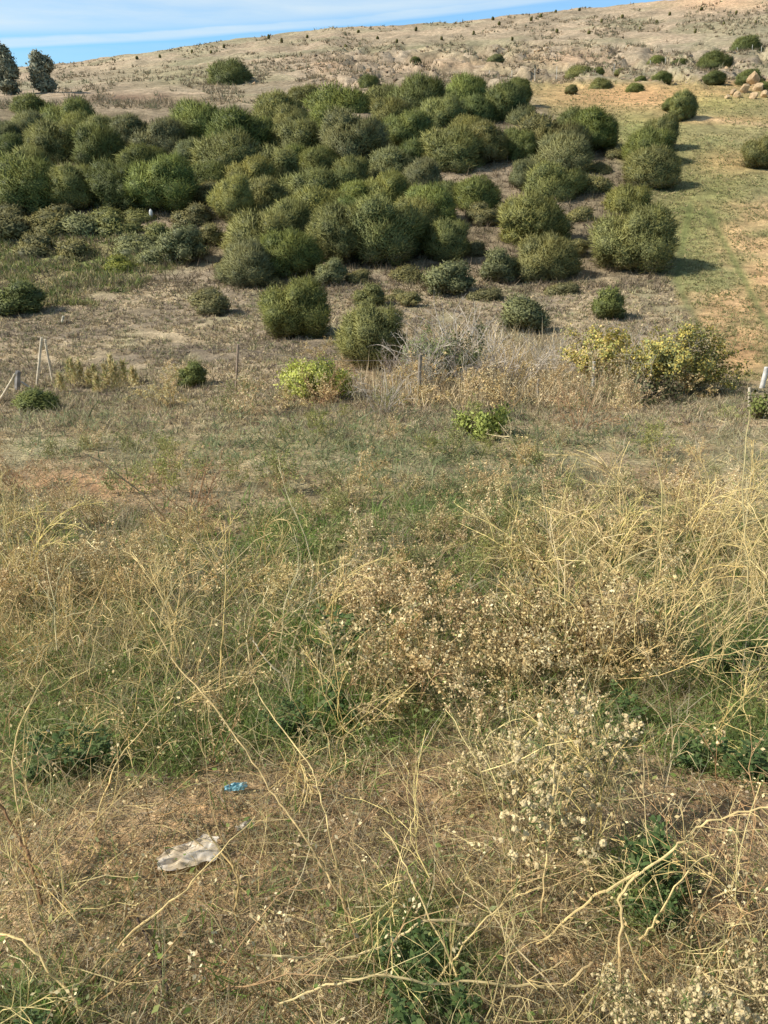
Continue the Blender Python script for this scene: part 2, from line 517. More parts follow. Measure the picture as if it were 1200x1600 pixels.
def spin(o, b, w, h, tint, k=1.0):
    o.location = b
    o.rotation_euler = (0, 0, R(0, 2 * pi))
    o.scale = (w, w * R(.9, 1.1), h)


def tree(c, rb, w, top, look, label, group=None, proto=None, name='bushy_tree', cat='tree'):
    b, ww, h = span(c, rb, w * 1.2, top - 4)
    sink = max(0.0, .78 * ww - h); h += sink
    root = empty(name, (b[0], b[1] + ww * .1, b[2] - .05 * h - sink))
    root.rotation_euler = (0, 0, R(-.7, .7) + (pi if R() < .5 else 0)); root.scale = (ww * R(.92, 1.2), ww * R(.9, 1.1), h * 1.06)
    tag(root, label, cat, group)
    i = rng.integers(len(CROWNS)) if proto is None else proto
    cr = link('crown', CROWNS[i], M_leaf, root)
    t = np.array(TINT[look]) * R(.88, 1.15) * R(.96, 1.04, 3)
    cr.color = (*t, 1)
    tk = link('trunk', TRUNKS[rng.integers(len(TRUNKS))], M_wood, root)
    return root


def shrub(c, rb, w, top, look, label, group=None, proto=None, name='shrub', meshes=None):
    b, ww, h = span(c, rb, w * 1.06, top - 1)
    ms = meshes or SHRUBS
    o = link(name, ms[rng.integers(len(ms)) if proto is None else proto], M_leaf)
    sink = max(0.0, .6 * ww - h); h += sink
    o.location = (b[0], b[1] + ww * .1, b[2] - .04 * h - sink); o.rotation_euler = (0, 0, R(0, 2 * pi)); o.scale = (ww, ww, h)
    t = np.array(TINT[look]) * R(.88, 1.12)
    o.color = (*t, 1)
    return tag(o, label, 'shrub', group)


ORD = 'first second third fourth fifth sixth seventh eighth ninth tenth eleventh twelfth thirteenth fourteenth fifteenth sixteenth'.split()
ROWS = {
    'in the shaded front row above the scrub': [
        (42, 324, 112, 232, 'mid green'), (118, 329, 72, 254, 'olive'), (182, 331, 86, 245, 'dark green'), (258, 331, 88, 236, 'mid green')],
    'in the row behind the shaded front': [
        (12, 270, 70, 205, 'dark green'), (85, 250, 84, 185, 'olive'), (155, 262, 78, 190, 'dark green'), (226, 275, 66, 222, 'mid green'),
        (45, 290, 80, 226, 'olive')],
    'along the rear edge below the tall pair': [
        (48, 175, 62, 146, 'dark green'), (110, 197, 78, 148, 'mid green'), (45, 218, 64, 172, 'grey-green'), (120, 210, 66, 172, 'mid green'),
        (10, 228, 48, 190, 'grey-green'), (205, 232, 58, 178, 'grey-green'), (250, 236, 72, 180, 'grey-green'), (165, 215, 60, 178, 'olive')],
    'in the clump between the grove lobes': [
        (312, 218, 88, 150, 'mid green'), (372, 244, 92, 164, 'dark green'), (353, 278, 106, 196, 'olive'), (300, 262, 50, 215, 'grey-green'), (282, 225, 64, 184, 'olive'), (325, 300, 60, 250, 'mid green')],
    'in the back row under the bare hill': [
        (435, 192, 78, 140, 'olive'), (530, 172, 96, 124, 'mid green'), (577, 135, 32, 117, 'dark green'), (655, 167, 98, 110, 'dark green'),
        (728, 157, 78, 112, 'mid green'), (792, 187, 66, 125, 'dark green'), (808, 167, 42, 122, 'mid green'), (480, 165, 60, 132, 'olive'), (600, 160, 60, 128, 'olive')],
    'in the third grove row from back': [
        (455, 203, 64, 160, 'olive'), (507, 207, 66, 164, 'mid green'), (460, 243, 86, 180, 'olive'), (548, 252, 100, 162, 'grey-green'),
        (640, 232, 66, 168, 'mid green'), (610, 192, 62, 150, 'olive'), (405, 225, 66, 180, 'mid green'), (580, 222, 60, 185, 'olive'), (690, 197, 80, 143, 'olive'), (746, 193, 66, 146, 'dark green')],
    'in the middle belt of the grove': [
        (430, 283, 84, 225, 'olive'), (396, 302, 78, 240, 'yellow-green'), (500, 268, 56, 226, 'mid green'), (550, 287, 60, 243, 'olive'),
        (612, 277, 80, 228, 'grey-green'), (660, 292, 64, 246, 'grey-green'), (700, 262, 84, 190, 'olive'), (757, 257, 64, 188, 'olive'),
        (807, 252, 58, 198, 'mid green'), (732, 207, 48, 178, 'yellow-green'), (815, 192, 52, 162, 'grey-green'), (655, 258, 60, 215, 'dark green'), (465, 262, 56, 226, 'mid green')],
    'at the grove end beside the field': [
        (855, 242, 92, 172, 'brownish green'), (925, 238, 68, 166, 'mid green'), (880, 264, 78, 203, 'grey-green'), (900, 225, 60, 165, 'dark green')],
    'in the fourth grove row from front': [
        (535, 307, 74, 262, 'dark green'), (480, 312, 84, 258, 'olive'), (367, 347, 58, 270, 'yellow-green'), (415, 328, 74, 275, 'olive'),
        (605, 317, 74, 265, 'yellow-green'), (670, 352, 78, 285, 'mid green'), (745, 327, 68, 272, 'mid green'), (820, 297, 48, 250, 'grey-green'), (866, 312, 74, 250, 'olive'), (560, 322, 66, 282, 'mid green'), (705, 320, 52, 282, 'olive')],
    'in the lit front facing the slope': [
        (500, 342, 90, 287, 'yellow-green'), (405, 397, 104, 325, 'olive'), (452, 432, 78, 358, 'mid green'), (386, 447, 84, 375, 'grey-green'),
        (532, 412, 90, 314, 'olive'), (598, 412, 100, 300, 'olive'), (640, 400, 60, 330, 'dark green'), (698, 407, 70, 342, 'olive'),
        (832, 382, 100, 296, 'yellow-green'), (852, 436, 84, 364, 'olive'), (450, 360, 80, 310, 'olive'), (555, 362, 70, 305, 'mid green'), (650, 360, 64, 306, 'olive')],
}
GROUP = 'bushy trees of the grove'
for rowname, lst in ROWS.items():
    lst = sorted(lst)
    for i, (c, rb, w, top, look) in enumerate(lst):
        tree(c, rb, w * 1.08, top - 2, look, f'{look} bushy tree, {ORD[i]} from left {rowname}', GROUP)

for (c, rb, w, top, look, label) in [
    (992, 420, 118, 312, 'olive', 'broad olive bush at field edge, largest beside the tractor tracks'),
    (982, 332, 78, 285, 'yellow-green', 'light green bush just behind the broad bush at field edge'),
    (1018, 294, 76, 222, 'olive', 'upright tree in front of the field edge trio, casting a long shadow'),
    (1014, 256, 70, 196, 'mid green', 'middle tree of the close trio at field edge'),
    (1032, 236, 54, 174, 'olive', 'rearmost slender tree of the close trio at field edge'),
    (1192, 264, 54, 208, 'olive', 'olive tree cut by the right edge of the field'),
    (465, 527, 104, 430, 'mid green', 'round deep green bush alone on the dry slope below the grove'),
    (583, 577, 102, 472, 'olive', 'loose olive bush behind the wire fence, right of the round green bush'),
    (1066, 190, 42, 138, 'olive', 'small open tree with bare trunk alone in the green field'),
    (1050, 176, 24, 152, 'mid green', 'low round bush touching the small open field tree'),
    (355, 130, 66, 86, 'dark green', 'single dark round tree standing on the bare far hillside'),
]:
    tree(c, rb, w, top, look, label)

for (c, rb, w, top, look, label) in [
    (577, 480, 62, 440, 'olive', 'small olive shrub directly behind the loose olive bush on the slope'),
    (820, 520, 80, 455, 'grey-green', 'grey-green shrub on dry slope below the lit grove front'),
    (950, 499, 68, 442, 'mid green', 'mid green shrub behind the yellowing shrub near the field'),
    (286, 412, 74, 340, 'grey-green', 'dark sided shrub where the dry slope meets the valley scrub'),
    (330, 492, 68, 447, 'grey-brown', 'low grey shrub on the dry slope left of the round green bush'),
    (517, 447, 56, 398, 'grey-green', 'low grey-green shrub tucked under the lit grove front'),
    (780, 442, 74, 380, 'grey-green', 'soft grey-green shrub between two taller bushes at the grove foot'),
    (700, 462, 80, 398, 'grey-green', 'grey-green shrub below the round-headed bush at the grove foot'),
    (755, 352, 60, 312, 'grey-brown', 'half dry shrub in the gap of the grove'),
    (930, 300, 60, 268, 'dull grey', 'dry grey shrub at the grove end by the field shadows'),
    (300, 606, 54, 562, 'mid green', 'small green shrub by the fence, left of the thin wooden post'),
    (25, 490, 96, 432, 'dark green', 'dark leafy shrub at the left end of the green valley floor'),
    (190, 425, 60, 395, 'bright yellow-green', 'fresh yellowish weed clump on the valley floor'),
    (60, 642, 70, 606, 'mid green', 'bright green weed clump at the foot of the paired white posts'),
    (385, 126, 22, 108, 'dark green', 'small bush beside the single dark tree on the far hillside'),
    (640, 480, 40, 452, 'dull grey', 'dry grey twig shrub on the slope right of the small olive shrub'),
    (760, 470, 60, 445, 'grey-brown', 'brown half-dead shrub on the slope under the grove'),
]:
    shrub(c, rb, w, top, look, label)

for i, (c, rb, w, top, look) in enumerate([
    (893, 146, 20, 130, 'brownish green'), (939, 137, 38, 118, 'olive'), (908, 116, 46, 96, 'olive'), (934, 116, 22, 103, 'mid green'), (969, 116, 18, 105, 'olive'),
    (994, 143, 30, 126, 'mid green'), (1001, 129, 18, 117, 'mid green'), (1034, 128, 32, 107, 'mid green'), (1028, 103, 30, 82, 'mid green'),
    (1062, 111, 32, 88, 'dark green'), (1118, 101, 54, 74, 'dark green'), (1116, 129, 36, 106, 'dark green'), (1172, 128, 46, 103, 'dark green'),
    (1168, 80, 54, 50, 'dark green'), (1196, 145, 30, 124, 'mid green'), (775, 102, 26, 82, 'grey-green'), (650, 98, 18, 86, 'dark green')]):
    shrub(c, rb, w * 1.1, top, look, f'{look} bush in the orange field, {ORD[i]} from left' if i < 16 else 'tiny dark bush on the stony hillside above the grove', 'bushes dotted over the upper field', meshes=CROWNS[1:3], name='field_bush')

k = 0
for (c, rb, w, h) in [(20, 372, 75, 48), (75, 368, 80, 46), (135, 366, 70, 40), (185, 366, 70, 40), (55, 398, 80, 40), (120, 402, 80, 36), (210, 392, 70, 34),
                      (250, 378, 60, 36), (300, 352, 60, 40), (322, 385, 50, 40), (240, 412, 60, 34), (160, 348, 60, 30), (10, 345, 60, 34), (330, 318, 50, 40), (275, 325, 50, 30), (215, 345, 46, 24), (90, 340, 50, 28)]:
    shrub(c, rb, w * 1.25, rb - h, ['grey-brown', 'dull grey', 'grey-green', 'olive'][k % 4], 'low grey-brown scrub bush in the thicket below the shaded grove front', 'scrub thicket below the grove')
    k += 1
for (c, rb, w, h) in [(640, 440, 60, 28), (900, 300, 46, 24), (905, 345, 50, 26), (790, 335, 50, 24), (720, 310, 40, 24), (880, 460, 60, 24), (560, 440, 46, 22), (740, 400, 46, 26),
                      (900, 400, 44, 30), (690, 300, 40, 20), (940, 270, 40, 20), (960, 245, 40, 18), (430, 450, 50, 20), (620, 470, 50, 20), (350, 420, 40, 18)]:
    shrub(c, rb, w, rb - h, ['grey-brown', 'dull grey'][k % 2], 'half-dead grey undershrub growing in a gap among the grove trees', 'undershrubs between the trees')
    k += 1

# tall loose-crowned pair at the far left
def loose_tree(c, rb, w, top, label):
    b, ww, h = span(c, rb, w, top)
    root = empty('eucalyptus_tree', (b[0], b[1], b[2] - .2)); tag(root, label, 'tree', 'tall pair of trees on the skyline')
    g = Geo()
    nl = 34
    z = R(.16, .95, nl); a = R(0, 2 * pi, nl); q = np.sqrt(R(0, 1, nl)) * np.interp(z, [.1, .35, .7, 1], [.16, .24, .21, .06])
    Cn = np.stack([q * np.cos(a) * ww, q * np.sin(a) * ww, z * h], -1)
    n = 15000
    kk = rng.integers(0, nl, n)
    P = Cn[kk] + rng.normal(size=(n, 3)) * np.array([.075 * ww, .075 * ww, .05 * h])
    col = np.array([.38, .37, .25]) * R(.5, 1.5, (n, 1))
    D = norm(P - Cn[kk])
    flecks(g, P, R(.35, .7, n), col, norm(D + rng.normal(size=(n, 3)) * .7), .4, norm(D + rng.normal(size=(n, 3)) * .3))
    link('crown', g.mesh('crown_mesh', normals=True), M_leaf, root)
    g = Geo()
    tc = np.array([.24, .2, .16])
    tube(g, [[0, 0, -.3], [.1, 0, h * .2], [-.1, .1, h * .5], [0, 0, h * .85]], .03 * h, tc, 7)
    for i in range(0, nl, 3):
        p = Cn[i]; tube(g, [[0, 0, p[2] * .6], p * [.5, .5, .85], p], .01 * h, tc, 4)
    link('trunk', g.mesh('trunk_mesh', smooth=True), M_wood, root)


loose_tree(18, 150, 46, 66, 'taller feathery dark tree at the left edge of the skyline')
loose_tree(73, 149, 52, 79, 'slightly shorter feathery tree, right one of the skyline pair')

# young saplings on the far hill
spots = [(712, 36), (780, 33), (770, 30), (830, 28), (845, 24), (868, 18), (905, 16), (940, 30), (972, 26), (1000, 42), (1026, 34), (1046, 22), (1095, 18), (1086, 50), (1130, 40), (1150, 20), (1180, 36),
         (420, 58), (440, 62), (480, 54), (350, 74), (330, 80), (300, 78), (250, 88), (215, 96), (560, 48), (590, 60), (650, 46), (690, 60), (740, 52), (620, 70), (540, 72), (470, 84), (870, 48), (920, 52), (800, 62)]
for (c, r_) in spots:
    b, ww, h = span(c, r_ + 3, 5.5, r_ - R(1, 7))
    o = link('young_tree', CROWNS[rng.integers(5)], M_leaf, None, (b[0], b[1], b[2] - .1))
    o.scale = (ww * R(.8, 1.2), ww, max(h, 1.0)); o.rotation_euler = (0, 0, R(0, 6)); v = R(.8, 1.25); o.color = (v, v * .95, v * .8, 1)
    tag(o, 'tiny dark young tree planted on the bare far hill', 'young tree', 'saplings planted across the far hill')


# ------------------------------------------------------------------ rocks
def rock(g, p, s, col, rough=.22):
    iv, it = ico()
    ph = R(0, 50)
    d = 1 + rough * 2 * (fbm(iv[:, 0] * 1.6 + ph, iv[:, 1] * 1.6 + iv[:, 2] * 1.3 + ph, 3) - .5) * 1.6
    a = R(0, 6.3); Rm = np.array([[cos(a), -sin(a), 0], [sin(a), cos(a), 0], [0, 0, 1]])
    V0 = iv * d[:, None]
    for _ in range(7):
        nn = norm(rng.normal(size=3)); V0 = V0 - np.maximum(0, V0 @ nn - R(.55, .8))[:, None] * nn
    V = (V0 * np.asarray(s)) @ Rm.T + p
    g.add(V, None, it, np.asarray(col) * R(.8, 1.2), iv)


for i, (c, r_, s, lab) in enumerate([
    (1175, 137, 1.25, 'tallest pale boulder on top of the rock pile in the field'), (1162, 147, 1.1, 'pale yellow boulder in the middle of the field rock pile'),
    (1184, 146, .95, 'tan boulder under the tallest one in the rock pile'), (1144, 150, .75, 'small boulder at the left end of the rock pile'),
    (1152, 156, .7, 'low boulder at the front of the rock pile'), (1176, 156, .75, 'brownish boulder at the front right of the rock pile'),
    (1194, 155, .8, 'boulder at the right end of the rock pile'), (1135, 158, .5, 'small flat stone left of the rock pile'), (1136, 104, .9, 'pinkish boulder beside a dark bush above the rock pile')]):
    g = Geo(); s *= .75; rock(g, (0, 0, 0), (s, s * .9, s * R(.75, 1.0)), (.54, .38, .22), .28)
    P = on_ground(c, r_)
    o = link('boulder', g.mesh('boulder_mesh', smooth=False), M_stone, None, (P[0], P[1], P[2] + s * .45 + (.6 if i == 0 else 0)))
    tag(o, lab, 'boulder', 'boulders heaped in the field')

g = Geo()
n = 1500
c = R(380, 1260, n); r_ = np.interp(R(0, 1, n), [0, .5, 1], [72, 100, 134])
keep = fbm(c * .02, r_ * .09, 3) > .46
c, r_ = c[keep], r_[keep]
P = on_ground(c, r_)
for i in range(len(c)):
    s = R(.10, .34) * (1.8 if R() < .06 else 1)
    rock(g, P[i] + [0, 0, s * .1], (s * R(.8, 1.6), s, s * R(.5, .9)), [(.36, .28, .2), (.34, .26, .17), (.42, .29, .17), (.18, .13, .09)][rng.integers(4)])  # darkest tone paints in the shadows among the stones
tag(link('rubble', g.mesh('rubble_mesh'), M_stone), kind='stuff')

# low scrub over far hill and middle slopes
def tufts(name, n, cr, rr_, keepf, hs, ws, cols, jit=.35, bl=9, mat=M_leaf, flat=.8, seg=1):
    g = Geo()
    c = R(*cr, n); r_ = R(*rr_, n)
    k = keepf(c, r_); c, r_ = c[k], r_[k]
    P = on_ground(c, r_)
    ok = P[:, 1] < 275
    P = P[ok]; n = len(P)
    pick = rng.integers(0, len(cols), n)
    base = np.asarray(cols)[pick] * R(.7, 1.3, (n, 1))
    PP = np.repeat(P, bl, 0); cc_ = np.repeat(base, bl, 0) * R(.65, 1.35, (n * bl, 1))
    h = np.repeat(R(*hs, n), bl) * R(.5, 1.1, n * bl); w = np.repeat(R(*ws, n), bl)
    off = rng.normal(size=(n * bl, 3)) * [1, 1, 0] * (h * .35)[:, None]
    dpt = PP[:, 1]
    blades(g, PP + off, np.array([0, 0, 1.0]) + rng.normal(size=(n * bl, 3)) * flat, h, w * np.maximum(dpt, 1), rng.normal(size=(n * bl, 3)) * .25, seg, cc_)
    o = link(name, g.mesh(name + '_mesh'), mat)
    return tag(o, kind='stuff')


M_tuft = plant_mat('tuft', .25, tint=False)
tufts('hill_scrub', 20000, (-60, 1260), (8, 172), lambda c, r: (fbm(c * .02, r * .09, 3) > .47) & (field_mask(c, r) < .3), (.3, .9), (.0007, .0016),
      [(.24, .19, .12), (.30, .235, .15), (.24, .22, .13), (.30, .235, .15), (.21, .21, .12), (.46, .36, .24), (.5, .39, .26), (.34, .27, .17)], bl=6, mat=M_tuft, flat=.7)
tufts('slope_grass', 46000, (-80, 1170), (405, 715), lambda c, r: (field_mask(c, r) < .4) & (R(0, 1, len(c)) < sstep(715, 610, r)) & (r > 440 - 0 * c) & (fbm(c * .014, r * .05, 3) > .30 - .2 * (r > 590)), (.05, .24), (.0007, .0014),
      [(.58, .46, .28), (.50, .40, .25), (.40, .32, .21), (.33, .27, .19), (.38, .35, .19), (.64, .53, .33), (.28, .22, .17), (.30, .24, .18), (.27, .28, .14)], bl=6, mat=M_tuft, flat=.8, seg=2)
tufts('tall_straw_grass', 3600, (560, 1000), (520, 640), lambda c, r: R(0, 1, len(c)) < blob(c, r, [(790, 585, 110, 42, 1), (660, 612, 90, 22, .6), (920, 620, 90, 18, .7), (500, 630, 80, 14, .4)]), (.3, .85), (.0008, .0014),
      [(.70, .56, .34), (.62, .50, .30), (.54, .42, .26), (.42, .38, .24), (.70, .58, .38)], bl=6, mat=M_tuft, flat=.3, seg=2)
tufts('grove_undergrowth', 9000, (-80, 1060), (190, 460), lambda c, r: (field_mask(c, r) < .3), (.2, .6), (.0006, .0013),
      [(.27, .21, .14), (.20, .155, .11), (.16, .14, .08), (.33, .26, .17)], bl=7, mat=M_tuft, flat=.6)
tufts('valley_weeds', 6000, (-80, 330), (372, 480), lambda c, r: (c + (r - 400) * 1.6 < 330 - (r - 372) * .4) & (fbm(c * .03, r * .09, 3) > .4), (.08, .42), (.001, .0026),
      [(.22, .27, .08), (.30, .32, .11), (.17, .21, .08), (.50, .42, .22), (.36, .32, .16), (.44, .36, .2)], bl=8, mat=M_tuft, flat=.7)
tufts('field_grass', 40000, (780, 1280), (128, 640), lambda c, r: (field_mask(c, r) > .5) & (np.abs(c - np.interp(r, [290, 440, 560], [1085, 1055, 1118])) > 6 * (r > 310)) & (np.abs(c - np.interp(r, [300, 390, 520], [1090, 1138, 1205])) > 6 * (r > 310)) & (fbm(c * .02 + 9, r * .045, 3) > .36), (.05, .18), (.0008, .0016),
      [(.30, .28, .13), (.36, .32, .15), (.46, .37, .2), (.24, .25, .10)], bl=4, mat=M_tuft, flat=.8)

# ------------------------------------------------------------------ foreground ground cover
STRAW = np.array([(.82, .67, .33), (.86, .74, .45), (.68, .53, .26), (.76, .61, .36), (.5, .37, .2), (.84, .71, .36)])
GREY = np.array([(.56, .47, .33), (.46, .39, .26), (.64, .55, .40), (.38, .33, .2), (.42, .41, .26)])
GRN = np.array([(.21, .30, .085), (.26, .37, .095), (.33, .37, .13), (.17, .24, .08), (.42, .43, .17), (.37, .41, .2)])


def scatter(n, cr=(-160, 1360), rr_=(600, 1745)):
    c = R(*cr, n); r_ = R(*rr_, n)
    return c, r_


def pickcol(pal, n, j=.25):
    return pal[rng.integers(0, len(pal), n)] * R(1 - j, 1 + j, (n, 1))


# litter lying on the soil
c, r_ = scatter(105000)
k = (R(0, 1, len(c)) < .75 - .35 * blob(c, r_, [(1120, 1300, 150, 100, 1), (330, 1520, 150, 90, .9), (130, 757, 110, 20, 1)]))
P = on_ground(c[k], r_[k]); n = len(P)
g = Geo()
d = rng.normal(size=(n, 3)) * [1, 1, .12]
pal = np.concatenate([STRAW * .9, GREY, GREY * .6])
blades(g, P + [0, 0, .01], d, R(.02, .12, n) * np.interp(P[:, 1], [1, 10, 22], [1, 1.6, 2.4]), np.maximum(.0025, P[:, 1] * .0011) * R(.6, 1.6, n), rng.normal(size=(n, 3)) * [.2, .2, .1], 2, pickcol(pal, n, .3))
m = 18000
P2 = P[rng.integers(0, n, m)] + rng.normal(size=(m, 3)) * [.04, .04, .006]
flecks(g, P2 + [0, 0, .012], R(.006, .019, m) * np.interp(P2[:, 1], [1, 10], [1, 2]), pickcol(np.concatenate([GREY, STRAW, [(.2, .13, .08), (.26, .18, .1)]]), m, .35), norm(np.array([0, 0, 1.]) + rng.normal(size=(m, 3)) * .5), .6)
tag(link('straw_litter', g.mesh('straw_litter_mesh'), M_grass), kind='stuff')

# dry standing grass in tufts
c, r_ = scatter(30000, rr_=(606, 1745))
gb = np.clip(blob(c, r_, GREEN), 0, 1); bb = np.clip(blob(c, r_, BARE), 0, 1)
den = (1 - .3 * sstep(620, 700, r_) * sstep(800, 720, r_)) * (.12 + 1.3 * sstep(.38, .6, fbm(c * .014, r_ * .02, 3))) * (1 - .8 * gb) * (1 - .92 * bb) * np.interp(r_, [640, 800, 900, 1000, 1120, 1200, 1300, 1600], [1, .8, .5, .45, .28, .12, .08, .08])
k = R(0, 1, len(c)) < den
P = on_ground(c[k], r_[k]); n = len(P)
bl = 6
PP = np.repeat(P, bl, 0) + rng.normal(size=(n * bl, 3)) * [.035, .035, 0] * np.repeat(np.interp(P[:, 1], [1, 8, 20], [.8, 1.3, 2.5]), bl)[:, None]
zone = sstep(.42, .6, fbm(P[:, 0] * .35 + 5, P[:, 1] * .25, 3))
base = lerp(pickcol(STRAW * [.92, .92, .95], n), pickcol(GREY, n), zone * (R(0, 1, n) < .8))
far_ = sstep(5.5, 10, P[:, 1])
base = lerp(base, pickcol(np.concatenate([GREY * 1.05, [(.40, .42, .25), (.46, .46, .28), (.34, .37, .2)]]), n), far_ * .75)
hh = np.repeat(R(.10, .42, n) * np.interp(P[:, 1], [1.3, 3, 6, 10, 20], [.6, .8, 1, .75, .85]), bl) * R(.45, 1.1, n * bl)
g = Geo()
cl = np.repeat(base, bl, 0) * R(.7, 1.3, (n * bl, 1))
blades(g, PP, np.array([0, 0, .9]) + rng.normal(size=(n * bl, 3)) * .55, hh, np.maximum(.0026, PP[:, 1] * .0010) * R(.7, 1.4, n * bl), rng.normal(size=(n * bl, 3)) * [.35, .35, .12], 3, cl)
tag(link('dry_grass', g.mesh('dry_grass_mesh'), M_grass), kind='stuff')

# green grass and low leafy weeds
c, r_ = scatter(32000, rr_=(612, 1745))
gb = np.maximum(blob(c, r_, GREEN), .42 * sstep(760, 840, r_) * sstep(1230, 1130, r_) * (.4 + fbm(c * .013, r_ * .02, 3) * 1.2))
k = R(0, 1, len(c)) < np.clip(gb * 1.5 - .1 + .4 * (fbm(c * .02, r_ * .02, 3) - .45), .03, 1)
P = on_ground(c[k], r_[k]); n = len(P); gz = blob(c[k], r_[k], [(1135, 1020, 130, 70, 1), (450, 850, 130, 60, 1), (480, 1010, 90, 60, .8), (520, 1120, 90, 50, .7), (700, 790, 120, 40, .6)])
bl = 8
PP = np.repeat(P, bl, 0) + rng.normal(size=(n * bl, 3)) * [.035, .035, 0] * np.repeat(np.interp(P[:, 1], [1, 8, 20], [.8, 1.5, 2.5]), bl)[:, None]
base = pickcol(GRN, n); base = lerp(base, np.array([.22, .38, .075]), gz * .7)
base = lerp(base, np.array([.32, .34, .20]) * R(.7, 1.3, (n, 1)), sstep(7, 11, P[:, 1]) * .75)
g = Geo()
hh = np.repeat(R(.07, .28, n) * np.interp(P[:, 1], [1, 6, 20], [.8, 1.1, 1.6]), bl) * R(.4, 1.1, n * bl)
blades(g, PP, np.array([0, 0, .8]) + rng.normal(size=(n * bl, 3)) * .6, hh, np.maximum(.004, PP[:, 1] * .0013) * R(.6, 1.7, n * bl), rng.normal(size=(n * bl, 3)) * [.4, .4, .15] - [0, 0, .15], 2, np.repeat(base, bl, 0) * R(.6, 1.4, (n * bl, 1)))
m = 16000
P2 = PP[rng.integers(0, n * bl, m)] + rng.normal(size=(m, 3)) * [.03, .03, 0] + np.stack([np.zeros(m), np.zeros(m), R(.01, .10, m)], 1)
flecks(g, P2, R(.012, .04, m) * np.interp(P2[:, 1], [1, 8, 20], [.9, 1.5, 2.2]), pickcol(GRN, m, .4), norm(np.array([0, 0, 1.]) + rng.normal(size=(m, 3)) * .6), .55)
tag(link('green_grass', g.mesh('green_grass_mesh'), M_grass), kind='stuff')

# pebbles and clods
g = Geo()
c, r_ = scatter(900, rr_=(1150, 1745))
k = R(0, 1, len(c)) < .25 + blob(c, r_, BARE)
P = on_ground(c[k], r_[k])
for p in P:
    s = R(.005, .014)
    rock(g, p + [0, 0, s * .3], (s, s * R(.7, 1.2), s * .7), [(.40, .29, .18), (.46, .37, .26), (.30, .2, .11)][rng.choice(3, p=[.4, .15, .45])])
tag(link('pebbles', g.mesh('pebbles_mesh'), M_stone), kind='stuff')


# ------------------------------------------------------------------ wiry dry weeds
def wander(p, d, L, steps, jit, sag=0.0, up=0.0):
    pts = [np.array(p, float)]; d = norm(np.array(d, float))
    for i in range(steps):
        d = norm(d + rng.normal(size=3) * jit + np.array([0, 0, up - sag * (i / steps)]))
        pts.append(pts[-1] + d * L / steps)
    return np.array(pts), d


def branch(g, p, d, L, rad, col, lvl, jit=.16, sag=.1, nb=(3, 6), spread=.8, steps=6, tips=None, k=4):
    pts, dd = wander(p, d, L, steps, jit, sag)
    cols = np.asarray(col) * R(.8, 1.2) * np.linspace(.85, 1.12, len(pts))[:, None]
    tube(g, pts, rad, cols, k if lvl > 0 else 3, rad * .4)
    if tips is not None:
        tips.append(pts)
    if lvl <= 0:
        return
    for i in range(rng.integers(*nb)):
        t = R(.25, .98); j = min(int(t * steps), steps - 1)
        q = pts[j] + (pts[j + 1] - pts[j]) * (t * steps - j)
        bd = norm(norm(pts[j + 1] - pts[j]) + norm(rng.normal(size=3) + [0, 0, .15]) * spread)
        branch(g, q, bd, L * R(.28, .6) * (1 - .35 * t), rad * .58, col, lvl - 1, jit * 1.15, sag * .7, (max(1, nb[0] - 1), max(2, nb[1] - 2)), spread, max(3, steps - 2), tips, k)


def wiry(name, stems, L, rad, col, lvl=2, lean=.55, fleck=0, fcol=None, fsize=(.011, .03), nb=(3, 6), sag=.12, leafcol=None, leaf=0, jit=.16):
    g = Geo(); tips = []
    for i in range(stems):
        a = R(0, 2 * pi); d = np.array([cos(a) * lean * R(.2, 1.3), sin(a) * lean * R(.2, 1.3), 1])
        branch(g, np.array([R(-.05, .05), R(-.05, .05), -.04]), d, L * R(.65, 1.1), rad * R(.7, 1.2), col, lvl, jit, sag, nb, tips=tips)
    if fleck:
        Pt = np.concatenate([t[len(t) // 3:] for t in tips])
        q = Pt[rng.integers(0, len(Pt), fleck)] + rng.normal(size=(fleck, 3)) * .014
        q = q[q[:, 2] > .03]
        flecks(g, q, R(*fsize, len(q)), pickcol(np.asarray(fcol), len(q), .3), None, .6)
    if leaf:
        Pt = np.concatenate(tips)
        q = Pt[rng.integers(0, len(Pt), leaf)] + rng.normal(size=(leaf, 3)) * .01
        q = q[(q[:, 2] > .0) & (q[:, 2] < L * .8)]
        blades(g, q, rng.normal(size=(len(q), 3)) + [0, 0, .4], R(.02, .05, len(q)), R(.006, .012, len(q)), rng.normal(size=(len(q), 3)) * .2, 2, pickcol(np.asarray(leafcol), len(q), .3))
    return g.mesh(name)


YEL = (.92, .73, .35); TAN = (.82, .63, .33); BRN = (.26, .165, .09); GRY = (.40, .34, .26)
FT = [(.82, .66, .38), (.86, .72, .44), (.70, .53, .29), (.5, .36, .19)]
WIRY = [wiry('dry_weed_mesh', 5, .85, .0046, YEL, 2), wiry('dry_weed_mesh', 6, .75, .0040, TAN, 2, .8), wiry('dry_weed_mesh', 4, .95, .0048, YEL, 2, .7, nb=(4, 8)),
        wiry('dry_weed_mesh', 7, .65, .0037, TAN, 2, .9, fleck=120, fcol=FT), wiry('dry_weed_mesh', 5, .8, .0045, YEL, 2, 1.0, sag=.25)]
ARCH = [wiry('arching_weed_mesh', 3, .95, .0040, YEL, 2, 1.0, nb=(3, 6), sag=.25, jit=.17), wiry('arching_weed_mesh', 4, .85, .0036, TAN, 2, 1.2, nb=(3, 6), sag=.2, jit=.18),
        wiry('arching_weed_mesh', 3, 1.05, .0044, (.93, .76, .42), 2, .9, nb=(3, 6), sag=.28, jit=.16), wiry('arching_weed_mesh', 3, .8, .0036, (.66, .43, .22), 2, 1.1, nb=(3, 6), sag=.25, jit=.18, fleck=150, fcol=FT)]
